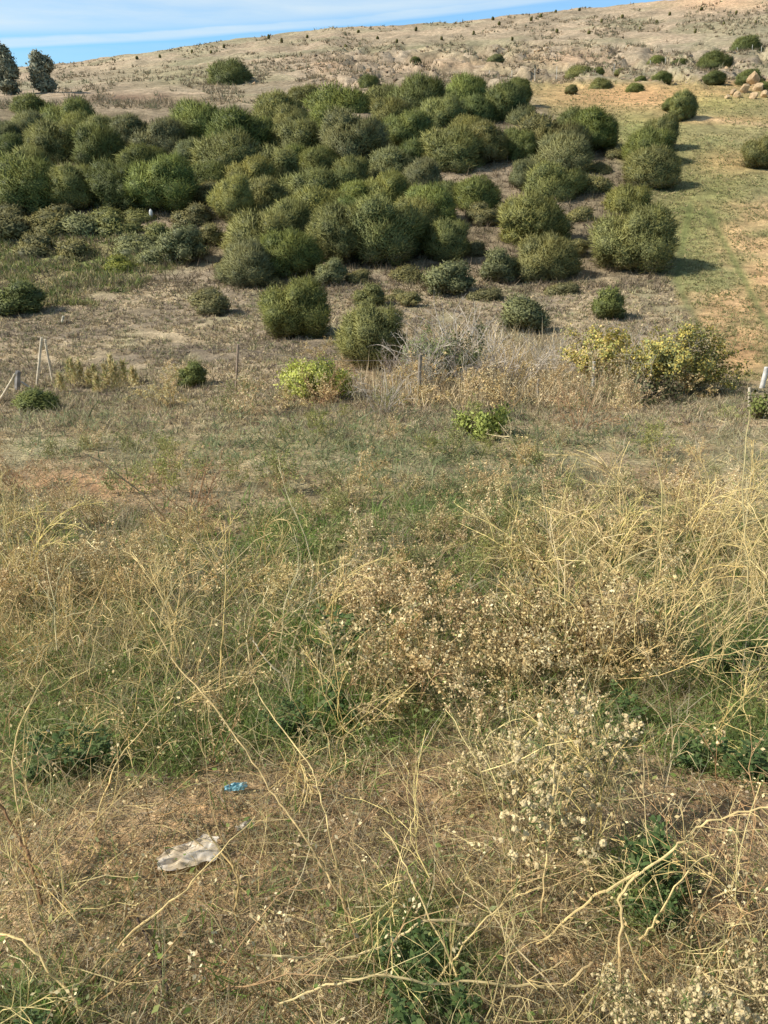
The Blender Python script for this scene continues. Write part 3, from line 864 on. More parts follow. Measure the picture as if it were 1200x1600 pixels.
FLECK = [wiry('seed_weed_mesh', 6, .55, .0036, TAN, 2, .55, fleck=900, fcol=FT), wiry('seed_weed_mesh', 8, .5, .0034, TAN, 2, .7, fleck=1100, fcol=FT, leaf=120, leafcol=GRN),
         wiry('seed_weed_mesh', 5, .62, .004, (.48, .34, .18), 2, .5, fleck=900, fcol=FT), wiry('seed_weed_mesh', 7, .48, .0034, TAN, 2, .8, fleck=1000, fcol=FT, leaf=160, leafcol=[(.26, .27, .1), (.17, .2, .07)])]
TWIGGY = [wiry('twig_shrub_mesh', 12, .6, .005, (.30, .22, .15), 2, 1.0, fleck=200, fcol=[(.36, .28, .16), (.3, .22, .13)]), wiry('twig_shrub_mesh', 16, .7, .0052, (.60, .52, .42), 2, .65)]


def put(name, me, mat, c, r_, s, label, cat, group=None, tint=(1, 1, 1), sz=None, dz=0):
    P = on_ground(c, r_)
    o = link(name, me, mat, None, (P[0], P[1], P[2] - .01 + dz))
    o.rotation_euler = (R(-.08, .08), R(-.08, .08), R(0, 2 * pi)); o.scale = (s, s, s * (sz or 1))
    o.color = (*tint, 1)
    return tag(o, label, cat, group)


def weeds(n, cr, rr_, protos, name, label, group, sc, maskf=None, mind=0):
    done = []
    t = 0
    while len(done) < n and t < n * 60:
        t += 1
        c = R(*cr); r_ = R(*rr_)
        if maskf is not None and R() > maskf(c, r_): continue
        if any(abs(c - a) < mind and abs(r_ - b) < mind * .6 for a, b in done): continue
        done.append((c, r_))
        v = R(.8, 1.15)
        put(name, protos[rng.integers(len(protos))], M_weed, c, r_, R(*sc), label, 'weed', group, (v * R(.95, 1.05), v, v * R(.85, 1.05)))


OPEN = [(850, 975, 75, 45, 1), (660, 1260, 130, 90, 1), (900, 1230, 130, 90, .7), (620, 1500, 220, 100, .7)]
nb2_ = lambda c, r: (.25 if (1265 < r < 1440 and c < 330) else 1) * (1 - .85 * float(np.clip(blob(np.array(c), np.array(r), BARE), 0, 1)))
nb_ = lambda c, r: (1 - .85 * float(np.clip(blob(np.array(c), np.array(r), OPEN), 0, 1))) * (.06 if (1265 < r < 1440 and c < 330) else 1) * (1 - .9 * float(np.clip(blob(np.array(c), np.array(r), BARE), 0, 1))) * (1 - .75 * float(np.clip(blob(np.array(c), np.array(r), GREEN), 0, 1)))
weeds(74, (-90, 1290), (1110, 1640), ARCH, 'arching_weed', 'sparse straw-yellow weed with long arching stems over the littered near ground', 'arching dry weeds on the near ground', (.5, .85), nb2_, 30)
weeds(12, (-90, 1290), (1110, 1400), WIRY, 'dry_weed', 'bushy straw-yellow weed with forking wiry stems on the near ground', 'wiry dry weeds on the near ground', (.5, .8), nb_, 34)
weeds(58, (-90, 520), (870, 1130), WIRY + ARCH, 'dry_weed', 'straw-yellow wiry weed in the tangle left of the middle of the bank', 'wiry dry weeds tangled over the left bank', (.7, 1.15), nb_, 26)
weeds(52, (830, 1300), (830, 1080), WIRY[:3] + WIRY[4:] + ARCH[:3], 'dry_weed', 'tall yellow wiry weed in the bright tangle on the right bank', 'tall yellow weeds on the right bank', (.9, 1.4), nb_, 24)
weeds(34, (540, 1000), (880, 1090), FLECK, 'seed_weed', 'tan weed thick with dry seed heads in the middle of the bank', 'seed-headed weeds in the middle of the bank', (.8, 1.25), nb_, 24)
weeds(34, (440, 1200), (760, 890), FLECK, 'seed_weed', 'small tan weed with dry seed heads on the upper bank', 'seed-headed weeds on the upper bank', (.7, 1.15), nb_, 24)
weeds(30, (-90, 420), (820, 960), FLECK[:3], 'seed_weed', 'brown weed with dry seed heads behind the left tangle', 'seed-headed weeds on the left bank', (.7, 1.1), nb_, 24)
weeds(26, (-90, 1290), (690, 790), FLECK, 'seed_weed', 'pale seed-headed weed in the grey grass near the brow', 'seed-headed weeds near the brow', (.7, 1.1), None, 26)
weeds(7, (560, 1010), (1080, 1250), FLECK, 'seed_weed', 'dry flecked weed around the pale fluffy plant', 'flecked weeds on the near right ground', (.6, .95), nb_, 36)

OLV = [wiry('olive_weed_mesh', 7, .42, .003, (.42, .38, .18), 2, .6, fleck=900, fcol=[(.40, .38, .14), (.34, .36, .12), (.5, .45, .2), (.26, .29, .1)], fsize=(.010, .026), nb=(3, 6)),
       wiry('olive_weed_mesh', 8, .36, .003, (.5, .42, .24), 2, .8, fleck=900, fcol=[(.46, .40, .2), (.36, .36, .16), (.30, .33, .14)], fsize=(.010, .026))]
weeds(40, (-60, 1260), (650, 800), OLV, 'olive_weed', 'small olive-green weed in the grey-green grass below the brow', 'olive weeds below the brow', (.9, 1.7), None, 22)
weeds(24, (380, 1260), (800, 930), OLV, 'olive_weed', 'olive-green weed among the green patches of the upper bank', 'olive weeds on the upper bank', (.8, 1.3), None, 26)

weeds(34, (-60, 1150), (596, 655), OLV + FLECK, 'fence_weed', 'tall pale mixed weed growing along the wire fence', 'weeds along the wire fence', (1.3, 2.3), lambda c, r: .12 if c < 230 else 1, 20)
weeds(20, (480, 1120), (560, 625), FLECK + TWIGGY[1:], 'fence_weed', 'dry pale scrub weed behind the wire fence', 'dry scrub behind the wire fence', (1.6, 2.8), None, 20)

# uncountable tangle of broken dry stalks
g = Geo()
c, r_ = scatter(7000, rr_=(800, 1745))
k = R(0, 1, len(c)) < np.interp(r_, [800, 900, 1120, 1250, 1700], [.2, .55, .45, .18, .14]) * (1 - .75 * np.clip(blob(c, r_, BARE), 0, 1)) * (1 - .55 * np.clip(blob(c, r_, GREEN), 0, 1))
P = on_ground(c[k], r_[k]); n = len(P)
d = rng.normal(size=(n, 3)) * [1, 1, .35] + [0, 0, .45]
blades(g, P + np.stack([np.zeros(n), np.zeros(n), R(0, .12, n)], 1), d, R(.15, .55, n), np.maximum(.0032, P[:, 1] * .0009) * R(.7, 1.5, n), rng.normal(size=(n, 3)) * [.3, .3, .2] - [0, 0, .2], 5, pickcol(STRAW, n, .3), np.full(n, .035))
tag(link('broken_stalks_litter', g.mesh('stalks_mesh'), M_grass), kind='stuff')

# ------------------------------------------------------------------ single conspicuous stems
def stem3(pts):
    """[(column,row,distance)] -> points; distance is measured along the ground, forward"""
    out = []
    for (c, r_, y) in pts:
        x, z = ray(c, r_)
        out.append((float(x) * y, y, float(z) * y))
    return np.array(out)


def smooth_path(P, m=5):
    P = np.asarray(P); n = len(P); out = []
    for i in range(n - 1):
        p0 = P[max(i - 1, 0)]; p1 = P[i]; p2 = P[i + 1]; p3 = P[min(i + 2, n - 1)]
        for t in np.arange(m) / m:
            out.append(.5 * (2 * p1 + (p2 - p0) * t + (2 * p0 - 5 * p1 + 4 * p2 - p3) * t * t + (3 * p1 - p0 - 3 * p2 + p3) * t ** 3))
    out.append(P[-1]); out = np.array(out)
    return out + rng.normal(size=out.shape) * .003


def stem(path, r0, r1, col, label, twigs=6, tl=.22, name='dry_stalk', extra=()):
    """path from root to tip; the first point is taken down to the soil"""
    P = stem3(path)
    base = P[0].copy()
    gz = float(ground(base[0], base[1]))
    if base[2] > gz:
        P = np.concatenate([[[base[0] + R(-.02, .02), base[1] + .02, gz - .03]], P])
    o0 = P[0].copy()
    g = Geo()
    S = smooth_path(P - o0)
    w = np.linspace(0, 1, len(S))[:, None]
    cb = np.array(BRN) * 1.5
    c1 = np.array(col)
    r0 *= .95; r1 *= 1.0
    tube(g, S, r0, cb * (1 - np.clip(w * 3, 0, 1)) + c1 * np.clip(w * 3, 0, 1) * (1 + .12 * rng.normal(size=w.shape)), 6, r1)
    def tw(S, rr0, n):
        for i in range(n):
            t = R(.2, .98); j = int(t * (len(S) - 1)); j = min(j, len(S) - 2)
            d = norm(norm(S[j + 1] - S[j]) + norm(rng.normal(size=3)) * .9)
            branch(g, S[j], d, tl * R(.4, 1.2), rr0 * R(.22, .38), col, 1, .2, .1, (1, 4), .9, 4)
    tw(S, r0 * .8, twigs)
    for (ep, er0, er1) in extra:
        E = smooth_path(stem3(ep) - o0)
        tube(g, E, er0, c1, 5, er1); tw(E, er0, 3)
    o = link(name, g.mesh('dry_stem_mesh'), M_weed, None, o0)
    o.color = (1, 1, 1, 1)
    return tag(o, label, 'dry stalk')


YP = (.92, .71, .33)
stem([(592, 1625, 1.55), (562, 1500, 1.65), (545, 1430, 1.72), (510, 1365, 1.8), (470, 1300, 1.9), (430, 1245, 2.0), (395, 1190, 2.1), (330, 1100, 2.3), (270, 1030, 2.5), (235, 970, 2.65)],
     .005, .0022, (.74, .55, .26), 'longest brown-based stem arching up from bottom centre past the blue litter', 10)
stem([(545, 1470, 1.75), (535, 1400, 1.8), (520, 1330, 1.85), (500, 1240, 1.95), (480, 1190, 2.05), (420, 1110, 2.25), (395, 1060, 2.35)], .004, .0018, YP, 'thin pale stem running beside the longest brown-based stem', 6)
stem([(120, 1560, 1.5), (210, 1455, 1.62), (280, 1400, 1.7), (330, 1345, 1.8), (400, 1275, 1.95)], .005, .002, YP, 'straight pale stem slanting up across the dirt left of the plastic bag', 5)
stem([(145, 1640, 1.35), (125, 1580, 1.4), (80, 1520, 1.45), (35, 1470, 1.5), (-20, 1462, 1.55)], .0055, .003, YP, 'pale stem curving to the left edge in the lower left corner', 6)
stem([(800, 1480, 1.7), (740, 1445, 1.68), (660, 1440, 1.66), (600, 1480, 1.6), (525, 1500, 1.55), (450, 1495, 1.5), (395, 1492, 1.48)], .005, .0032, (.90, .72, .38), 'bright bleached stem lying level across the lower middle', 4)
stem([(925, 1505, 1.55), (880, 1540, 1.5), (840, 1542, 1.48), (750, 1535, 1.46), (675, 1537, 1.44), (600, 1525, 1.43), (510, 1540, 1.42), (435, 1570, 1.4)], .0048, .003, (.90, .72, .36), 'wavy bleached stem lying level along the bottom', 7)
stem([(975, 1640, 1.4), (967, 1525, 1.5), (972, 1450, 1.58), (970, 1400, 1.64), (1000, 1362, 1.7), (1050, 1332, 1.74), (1080, 1300, 1.78), (1125, 1277, 1.8), (1200, 1260, 1.82), (1260, 1235, 1.84)],
     .0062, .0024, YP, 'big forked yellow stem sweeping to the right edge', 12, .26, extra=[([(1000, 1362, 1.7), (950, 1390, 1.7), (900, 1425, 1.7), (840, 1475, 1.7)], .0048, .003), ([(1000, 1470, 1.62), (1025, 1435, 1.66), (1075, 1360, 1.72), (1120, 1330, 1.75)], .004, .002),
                                                                                           ([(972, 1450, 1.58), (1010, 1530, 1.5)], .003, .002)])
stem([(845, 1460, 1.75), (850, 1375, 1.85), (860, 1300, 1.95), (865, 1220, 2.1), (870, 1140, 2.2)], .0048, .002, YP, 'upright yellow stem rising through the pale fluffy plant', 5)
stem([(755, 1625, 1.42), (725, 1560, 1.48), (700, 1495, 1.55), (655, 1400, 1.66), (630, 1345, 1.74), (600, 1290, 1.84)], .0045, .002, YP, 'long straight stem leaning left above the bottom leafy weed', 5)
stem([(655, 1600, 1.42), (690, 1525, 1.52), (750, 1445, 1.62), (800, 1405, 1.7), (845, 1385, 1.75)], .0045, .002, YP, 'arched stem bending right over the bottom leafy weed', 4)
stem([(75, 1440, 1.85), (65, 1410, 1.87), (50, 1350, 1.95), (25, 1300, 2.05), (5, 1265, 2.1), (-20, 1230, 2.15)], .008, .005, (.34, .2, .1), 'thick rusty brown stalk at the left edge', 5)
stem([(372, 1475, 1.75), (371, 1420, 1.8), (370, 1370, 1.86), (345, 1330, 1.95), (320, 1290, 2.0)], .006, .0025, (.6, .43, .19), 'upright ochre stalk with a fork right of the plastic bag', 5)
stem([(40, 1330, 2.1), (20, 1190, 2.3), (42, 1110, 2.4), (75, 1050, 2.55)], .005, .002, YP, 'long bent stem rising near the left edge', 7)
stem([(150, 1290, 2.2), (175, 1210, 2.3), (205, 1160, 2.4), (270, 1090, 2.55)], .004, .002, YP, 'slanting yellow stem crossing the dark green patch at left', 6)
stem([(470, 1110, 3.7), (450, 1065, 3.75), (415, 1030, 3.8), (394, 998, 3.9)], .007, .004, (.74, .66, .48), 'pale broken reed leaning in the green patch', 0)
stem([(345, 1110, 3.55), (345, 1030, 3.7), (352, 940, 3.9), (350, 850, 4.1)], .009, .003, (.7, .54, .22), 'tall upright yellow stalk in the left middle tangle', 10, .2)
stem([(1170, 980, 5.0), (1168, 880, 5.1), (1160, 760, 5.3), (1172, 640, 5.5)], .008, .004, (.72, .6, .3), 'tallest pale stalk standing near the right edge', 8, .3)
stem([(1020, 1000, 4.7), (1025, 880, 4.9), (1035, 780, 5.0), (1018, 690, 5.2)], .008, .003, (.68, .55, .25), 'upright branching yellow stalk left of the tallest pale stalk', 12, .4)
stem([(900, 990, 4.8), (950, 900, 4.9), (1010, 860, 4.9), (1110, 840, 5.0), (1210, 800, 5.0)], .008, .003, (.66, .55, .28), 'long arched yellow stem leaning right through the bright tangle', 8, .35)
stem([(300, 870, 8.0), (240, 790, 7.6), (170, 730, 7.4), (130, 708, 7.3)], .012, .005, (.62, .47, .28), 'pale leaning stem crossing the bare orange patch', 4, .4)

# dark twig on the dirt
g = Geo(); P = np.array([on_ground(c, r_) for c, r_ in [(217, 1440), (232, 1478), (247, 1510), (258, 1545), (266, 1565)]]) + [0, 0, .02]
o0 = P[0].copy(); S = smooth_path(P - o0); tube(g, S, .006, (.09, .065, .05), 5, .003)
branch(g, S[9], norm(S[12] - S[9]) + [.5, .2, .2], .1, .003, (.09, .065, .05), 0)
tag(link('twig', g.mesh('twig_mesh'), M_wood, None, o0), 'dark bare twig lying on the dirt at the lower left', 'twig')

# ------------------------------------------------------------------ fluffy seed-head plants
def fluffy(name, n, L, green):
    g = Geo(); tips = []
    for i in range(9):
        a = R(0, 2 * pi); d = np.array([cos(a) * .6 * R(.2, 1.2), sin(a) * .6 * R(.2, 1.2), 1])
        branch(g, np.array([R(-.04, .04), R(-.04, .04), -.03]), d, L * R(.7, 1.05), .0036, (.50, .40, .22), 2, .14, .08, (4, 8), tips=tips)
    T = np.array([t[-1] for t in tips]); T = T[T[:, 2] > L * .25]
    iv, it = ico()
    for i in range(n):
        p = T[rng.integers(len(T))] + rng.normal(size=3) * .012
        s = R(.006, .0155)
        m = 16
        d = norm(rng.normal(size=(m, 3)))
        V = iv[::4] if False else None
        cl = np.array([.84, .68, .38]) * R(.75, 1.1)
        # a puff: a small core and short bristles
        q = iv * s * .75 * (1 + .2 * rng.normal(size=(len(iv), 1))) + p
        g.add(q, None, it, cl)
        blades(g, np.repeat(p[None], m, 0), d, np.full(m, s * 1.15), np.full(m, s * .5), np.zeros((m, 3)), 1, np.repeat(cl[None] * 1.05, m, 0))
    Pt = np.concatenate(tips)
    for cnt, pal, sz in ((900, FT, (.008, .018)),):
        q = Pt[rng.integers(0, len(Pt), cnt)] + rng.normal(size=(cnt, 3)) * .016
        flecks(g, q, R(*sz, cnt), pickcol(np.array(pal), cnt, .3), None, .6)
    q = Pt[rng.integers(0, len(Pt), green)] + rng.normal(size=(green, 3)) * .012
    blades(g, q, rng.normal(size=(green, 3)) + [0, 0, .5], R(.02, .05, green), R(.004, .009, green), rng.normal(size=(green, 3)) * .2, 2, pickcol(np.array([(.15, .19, .06), (.22, .25, .1), (.3, .3, .13)]), green, .3))
    return g.mesh(name)


FLUFF = [fluffy('fluffy_weed_mesh', 330, .62, 700), fluffy('fluffy_weed_mesh', 300, .5, 500)]
put('fluffy_weed', FLUFF[0], M_weed, 830, 1315, 1.1, 'large pale plant covered in cream fluffy seed heads in the lower middle', 'weed')
put('fluffy_weed', FLUFF[1], M_weed, 755, 1250, .7, 'smaller cream seed-headed plant growing against the large fluffy plant', 'weed')
put('fluffy_weed', FLUFF[1], M_weed, 1120, 1680, .78, 'cream fluffy seed-headed plant filling the bottom right corner', 'weed')
put('fluffy_weed', FLUFF[0], M_weed, 1010, 1690, .52, 'low fluffy plant left of the bottom right corner one', 'weed')
put('fluffy_weed', FLUFF[0], M_weed, 1220, 1610, .6, 'fluffy plant cut by the right edge in the bottom corner', 'weed')


# ------------------------------------------------------------------ leafy green weeds
def leafy(name, stems, L, ll, wl, cols, lean=.5, per=26):
    g = Geo()
    for i in range(stems):
        a = R(0, 2 * pi); d = np.array([cos(a) * lean * R(.1, 1.2), sin(a) * lean * R(.1, 1.2), 1])
        S, _ = wander([R(-.04, .04), R(-.04, .04), -.02], d, L * R(.6, 1.05), 8, .07)
        tube(g, S, .004, (.17, .2, .08), 4, .002)
        t = np.sort(R(.12, 1, per)); j = np.minimum((t * 8).astype(int), 7)
        q = S[j] + (S[j + 1] - S[j]) * (t * 8 - j)[:, None]
        az = np.arange(per) * 2.4 + R(0, 6)
        dd = np.stack([np.cos(az), np.sin(az), R(.3, .9, per)], 1)
        cl = pickcol(np.array(cols), per, .25)
        n = per
        D = norm(dd); up = np.array([0, 0, 1.0]); S2 = norm(np.cross(D, up)); Ll = ll * R(.6, 1.15, n) * (1.1 - .5 * t); w = wl * R(.8, 1.2, n)
        pts = [q + D * (Ll * f)[:, None] - np.array([0, 0, 1]) * (Ll * f * f * .35)[:, None] for f in (0, .4, .75, 1)]
        V = np.stack([pts[0], pts[1] - S2 * w[:, None] * .5, pts[1] + S2 * w[:, None] * .5, pts[2] - S2 * w[:, None] * .38, pts[2] + S2 * w[:, None] * .38, pts[3]], 1)
        b = (np.arange(n) * 6)[:, None]
        g.add(V.reshape(-1, 3), b + [[1, 2, 4, 3]], np.concatenate([b + [[0, 2, 1]], b + [[3, 4, 5]]]), np.repeat(cl, 6, 0))
    return g.mesh(name, smooth=True)


GL = [(.10, .16, .05), (.13, .20, .06), (.08, .13, .045), (.17, .22, .08)]
LEAFY = [leafy('leafy_weed_mesh', 9, .42, .085, .014, GL), leafy('leafy_weed_mesh', 14, .32, .075, .016, GL, .9), leafy('leafy_weed_mesh', 6, .3, .06, .02, GL, 1.1)]
for (c, r_, i, s, lab) in [
    (1032, 1385, 0, 1.0, 'upright dark green leafy weed on the brown soil under the big forked stem'), (1010, 1440, 1, .6, 'low leafy weed at the foot of the upright dark green one'),
    (1150, 1215, 1, 1.15, 'broad leafy green plant at the right edge above the bare soil'), (1085, 1195, 1, .8, 'smaller leafy plant left of the broad one at the right edge'),
    (1210, 1190, 0, 1.0, 'leafy green plant cut by the right edge'), (650, 1540, 1, .75, 'leafy green weed among bleached stems at the bottom middle'),
    (700, 1590, 2, .7, 'low leafy rosette right of the bottom middle weed'), (620, 1600, 2, .8, 'low leafy rosette at the bottom edge left of centre'),
    (905, 1180, 1, .8, 'blue-green leafy weed behind the large fluffy plant'), (960, 1130, 2, 1.0, 'short leafy weed right of the blue-green one'),
    (470, 1150, 1, .9, 'dark leafy weed in the green patch behind the litter'), (540, 1130, 2, 1.2, 'broad-leaved low weed right of the dark leafy one'),
    (1140, 1060, 1, 1.1, 'fresh green leafy clump by the right edge in the bright grass'), (1190, 1030, 2, 1.3, 'second fresh green clump at the right edge in the bright grass'),
    (160, 1200, 1, .9, 'shaded green weed in the dark patch on the left'), (60, 1210, 2, 1.2, 'low shaded rosette near the left edge'), (60, 1660, 1, .6, 'green weed in the bottom left corner'),
    (520, 1030, 2, 1.6, 'low green leafy mat in the middle green patch')]:
    put('leafy_weed', LEAFY[i], M_leaf, c, r_, s, lab, 'weed', None, (1, 1, 1))

# bare twiggy shrubs
for (c, r_, i, s, lab) in [(300, 815, 0, 1.6, 'bare brown twiggy shrub right of the bare orange patch'), (40, 775, 0, 1.3, 'bare twiggy shrub at the left end of the bare orange patch'),
                           (855, 1030, 0, 1.25, 'dark dead brushwood heap in the middle of the right bank'), (950, 1040, 0, 1.0, 'smaller dead brushwood beside the dark heap'),
                           (720, 600, 1, 3.6, 'tall bare grey shrub standing behind the fence'), (660, 606, 1, 2.6, 'bare grey shrub close to the dark leaning fence post'),
                           (500, 632, 0, 2.2, 'brown twiggy shrub in front of the yellow-green bush'), (800, 612, 1, 2.4, 'pale bare shrub in the dry grass between two fence posts'),
                           (905, 670, 0, 2.0, 'reddish brown dry shrub below the yellowing shrub'), (600, 650, 1, 1.8, 'dull grey low shrub on the brow between yellow-green bushes'),
                           (870, 600, 1, 2.2, 'straw-coloured bare shrub left of the yellowing shrub'), (770, 610, 1, 2.8, 'slim bare shrub right of the tall grey one')]:
    dk = (.45, .36, .25) if 'heap' in lab or 'brushwood' in lab else ((1.15, 1.15, 1.15) if i else (1.7, 1.45, 1.2))
    put('twig_shrub', TWIGGY[i], M_weed, c, r_, s, lab, 'shrub', None, dk)


# leafy bright bushes near the fence
def leaf_bush(c, rb, w, top, cols, label, name='leafy_bush', n=2600, ls=(.05, .10), stems=16, flat=False, cat='shrub'):
    b, ww, h = span(c, rb, w, top)
    root = empty(name, (b[0], b[1], b[2])); tag(root, label, cat)
    g = Geo(); tips = []
    for i in range(stems):
        a = R(0, 2 * pi); q = math.sqrt(R())
        d = np.array([cos(a) * q * ww * .5, sin(a) * q * ww * .4, h * R(.6, 1.0) * (1 - .35 * q)])
        branch(g, np.array([cos(a) * q * ww * .12, sin(a) * q * ww * .1, -.05]), d, np.linalg.norm(d), .012, (.24, .18, .12), 1, .1, .05, (2, 5), .7, 6, tips)
    link('branches', g.mesh('branches_mesh'), M_wood, root)
    g = Geo()
    Pt = np.concatenate([t[2:] for t in tips])
    q = Pt[rng.integers(0, len(Pt), n)] + rng.normal(size=(n, 3)) * .07 * max(1, ww * .4)
    D = norm(q - [0, 0, h * .3])
    cl = pickcol(np.array(cols), n, .3)
    flecks(g, q, R(*ls, n), cl, norm(D + rng.normal(size=(n, 3)) * .7), .55, norm(D + rng.normal(size=(n, 3)) * .35))
    link('foliage', g.mesh('foliage_mesh', normals=True), M_leaf, root)
    return root


YG = [(.60, .64, .13), (.68, .68, .18), (.48, .54, .12), (.66, .64, .24)]
leaf_bush(490, 622, 104, 556, YG, 'bright yellow-green leafy bush on the brow left of centre', n=11000, stems=44, ls=(.05, .10))
leaf_bush(755, 682, 72, 626, [(.38, .43, .10), (.44, .48, .13), (.30, .35, .09)], 'small round lime green bush on the brow right of centre', n=2400, ls=(.05, .1))
YL = [(.78, .62, .17), (.70, .58, .16), (.52, .52, .16), (.82, .62, .24), (.42, .44, .14)]
leaf_bush(950, 600, 120, 492, YL, 'yellowing leafy shrub behind the fence, taller left lobe', n=11000, ls=(.05, .11), stems=30)
leaf_bush(1058, 612, 130, 498, YL[:3] + [(.34, .34, .14), (.28, .3, .13)], 'yellowing leafy shrub with red tints, broader right lobe by the field', n=13000, ls=(.05, .11), stems=36)
leaf_bush(1045, 618, 40, 585, [(.3, .08, .05), (.26, .1, .06)], 'small clump of red leaves under the yellowing shrub', n=260, ls=(.08, .14), stems=5)
leaf_bush(1020, 630, 110, 585, [(.14, .16, .07), (.2, .2, .1), (.25, .2, .13)], 'dull green low growth under the yellowing shrub', n=1500, ls=(.07, .13))
leaf_bush(700, 600, 110, 500, [(.24, .28, .11), (.3, .32, .14), (.2, .24, .1)], 'green shrub showing through the tall bare grey stems', n=6000, ls=(.05, .10), stems=26)
leaf_bush(1190, 655, 40, 606, [(.2, .24, .06), (.26, .28, .08)], 'small green shrub at the right edge of the brow', n=600, ls=(.06, .1))

# yellow feathery plants by the white posts
g = Geo()
n = 0
for c in (97, 112, 128, 142, 154, 168, 184, 196, 210, 118, 150, 178):
    rb = R(598, 614); b, ww, h = span(c, rb, 14, rb - R(22, 44))
    g = Geo(); m = 150
    z = R(0, 1, m) ** .8
    P = np.stack([rng.normal(size=m).clip(-1.6, 1.6) * .10 * (1.15 - z), rng.normal(size=m).clip(-1.6, 1.6) * .10 * (1.15 - z), z * h], 1)
    blades(g, P, np.array([0, 0, .8]) + rng.normal(size=(m, 3)) * .5, R(.08, .22, m), R(.03, .06, m), rng.normal(size=(m, 3)) * .2, 2, pickcol(np.array([(.70, .57, .28), (.62, .5, .26), (.72, .62, .34), (.42, .42, .18)]), m, .25))
    tag(link('feathery_weed', g.mesh('feathery_weed_mesh'), M_grass, None, b), 'ochre yellow feathery weed by the fence right of the paired white posts', 'weed', 'yellow weeds along the fence')

# ------------------------------------------------------------------ fence posts and wire
def post(pts, r, col, label, name='fence_post', sq=False, group=None):
    P = np.array(pts, float); o0 = P[0].copy(); g = Geo()
    S = smooth_path(P - o0, 3)
    tube(g, S, r, np.array(col) * R(.85, 1.15, (len(S), 1)), 4 if sq else 8, r * .92)
    # cap
    k = 4 if sq else 8
    V = g.V[-1][-k:]; g.add(np.concatenate([V, V.mean(0, keepdims=True) + [0, 0, r * .2]]), None, [(i, (i + 1) % k, k) for i in range(k)], np.array(col))
    return tag(link(name, g.mesh('post_mesh', smooth=not sq), M_wood, None, o0), label, 'fence post', group)


def up(c, rb, ct, rt, dy=0.0):
    P = on_ground(c, rb); x, z = ray(ct, rt); y = P[1] + dy
    return [P - [0, 0, .25], P, (P + np.array([x * y, y, z * y])) / 2, np.array([x * y, y, z * y])]


FG = 'posts of the wire fence'
post(up(58, 607, 65, 528), .04, (.74, .63, .46), 'pale upright post of the leaning pair at the left', group=FG)
post(up(83, 598, 70, 530, -.1), .035, (.74, .63, .46), 'pale brace leaning against the upright post at the left', name='fence_brace', group=FG)
post(up(27, 612, 28, 580), .08, (.26, .24, .22), 'short thick grey post near the left edge', sq=True, group=FG)
post(up(-4, 632, 24, 584, -.2), .035, (.74, .63, .46), 'pale pole propped against the short grey post at left edge', name='fence_brace', group=FG)
post(up(60, 616, 33, 596, -.1), .025, (.5, .46, .4), 'thin pole slanting right from the short grey post', name='fence_brace', group=FG)
post(up(369, 612, 372, 538), .035, (.36, .27, .2), 'thin brown wooden post left of the yellow-green bush', group=FG)
post(up(654, 632, 657, 554), .05, (.30, .25, .19), 'dark wooden post in front of the bare grey shrubs', group=FG)
post(up(926, 622, 928, 565), .045, (.6, .55, .46), 'pale wooden post in front of the yellowing shrub', group=FG)
post(up(840, 625, 841, 592), .035, (.45, .4, .32), 'short worn stake between the dark post and the pale post', group=FG)
post(up(1170, 640, 1171, 606), .035, (.74, .63, .46), 'short pale stake at the right end of the fence', group=FG)
post(up(1190, 607, 1198, 574), .07, (.7, .68, .64), 'stout whitish post at the right edge of the brow', group=FG)
post(up(98, 508, 99, 494), .06, (.62, .56, .42), 'pale stump standing alone on the left dry slope', name='stump')
M_wire = plant_mat('wire', 0, tint=False)


def wire(a, b, label):
    A = np.array(up(*a)[3]); B = np.array(up(*b)[3]); t = np.linspace(0, 1, 12)[:, None]
    S = A + (B - A) * t - np.array([0, 0, .15]) * 4 * t * (1 - t) - [0, 0, .12]
    g = Geo(); tube(g, S - S[0], .006, (.2, .17, .15), 3, .006)
    tag(link('fence_wire', g.mesh('wire_mesh'), M_wire, None, S[0]), label, 'wire', 'wires of the fence')


wire((58, 607, 65, 528), (369, 612, 372, 538), 'thin fence wire between the pale pair and the brown post')
wire((369, 612, 372, 538), (654, 632, 657, 554), 'thin fence wire between the brown post and the dark post')
wire((654, 632, 657, 554), (926, 622, 928, 565), 'thin fence wire between the dark post and the pale post')

# far fence along the top of the field
for i, (c, rb) in enumerate([(836, 121), (1016, 108), (1040, 104), (1190, 86), (1176, 84), (1152, 88), (800, 124), (765, 124), (870, 118), (960, 114)]):
    post(up(c, rb, c, rb - 14), .06, (.6, .55, .46), 'thin pale stake of the far fence along the top of the field', group='stakes of the far fence')

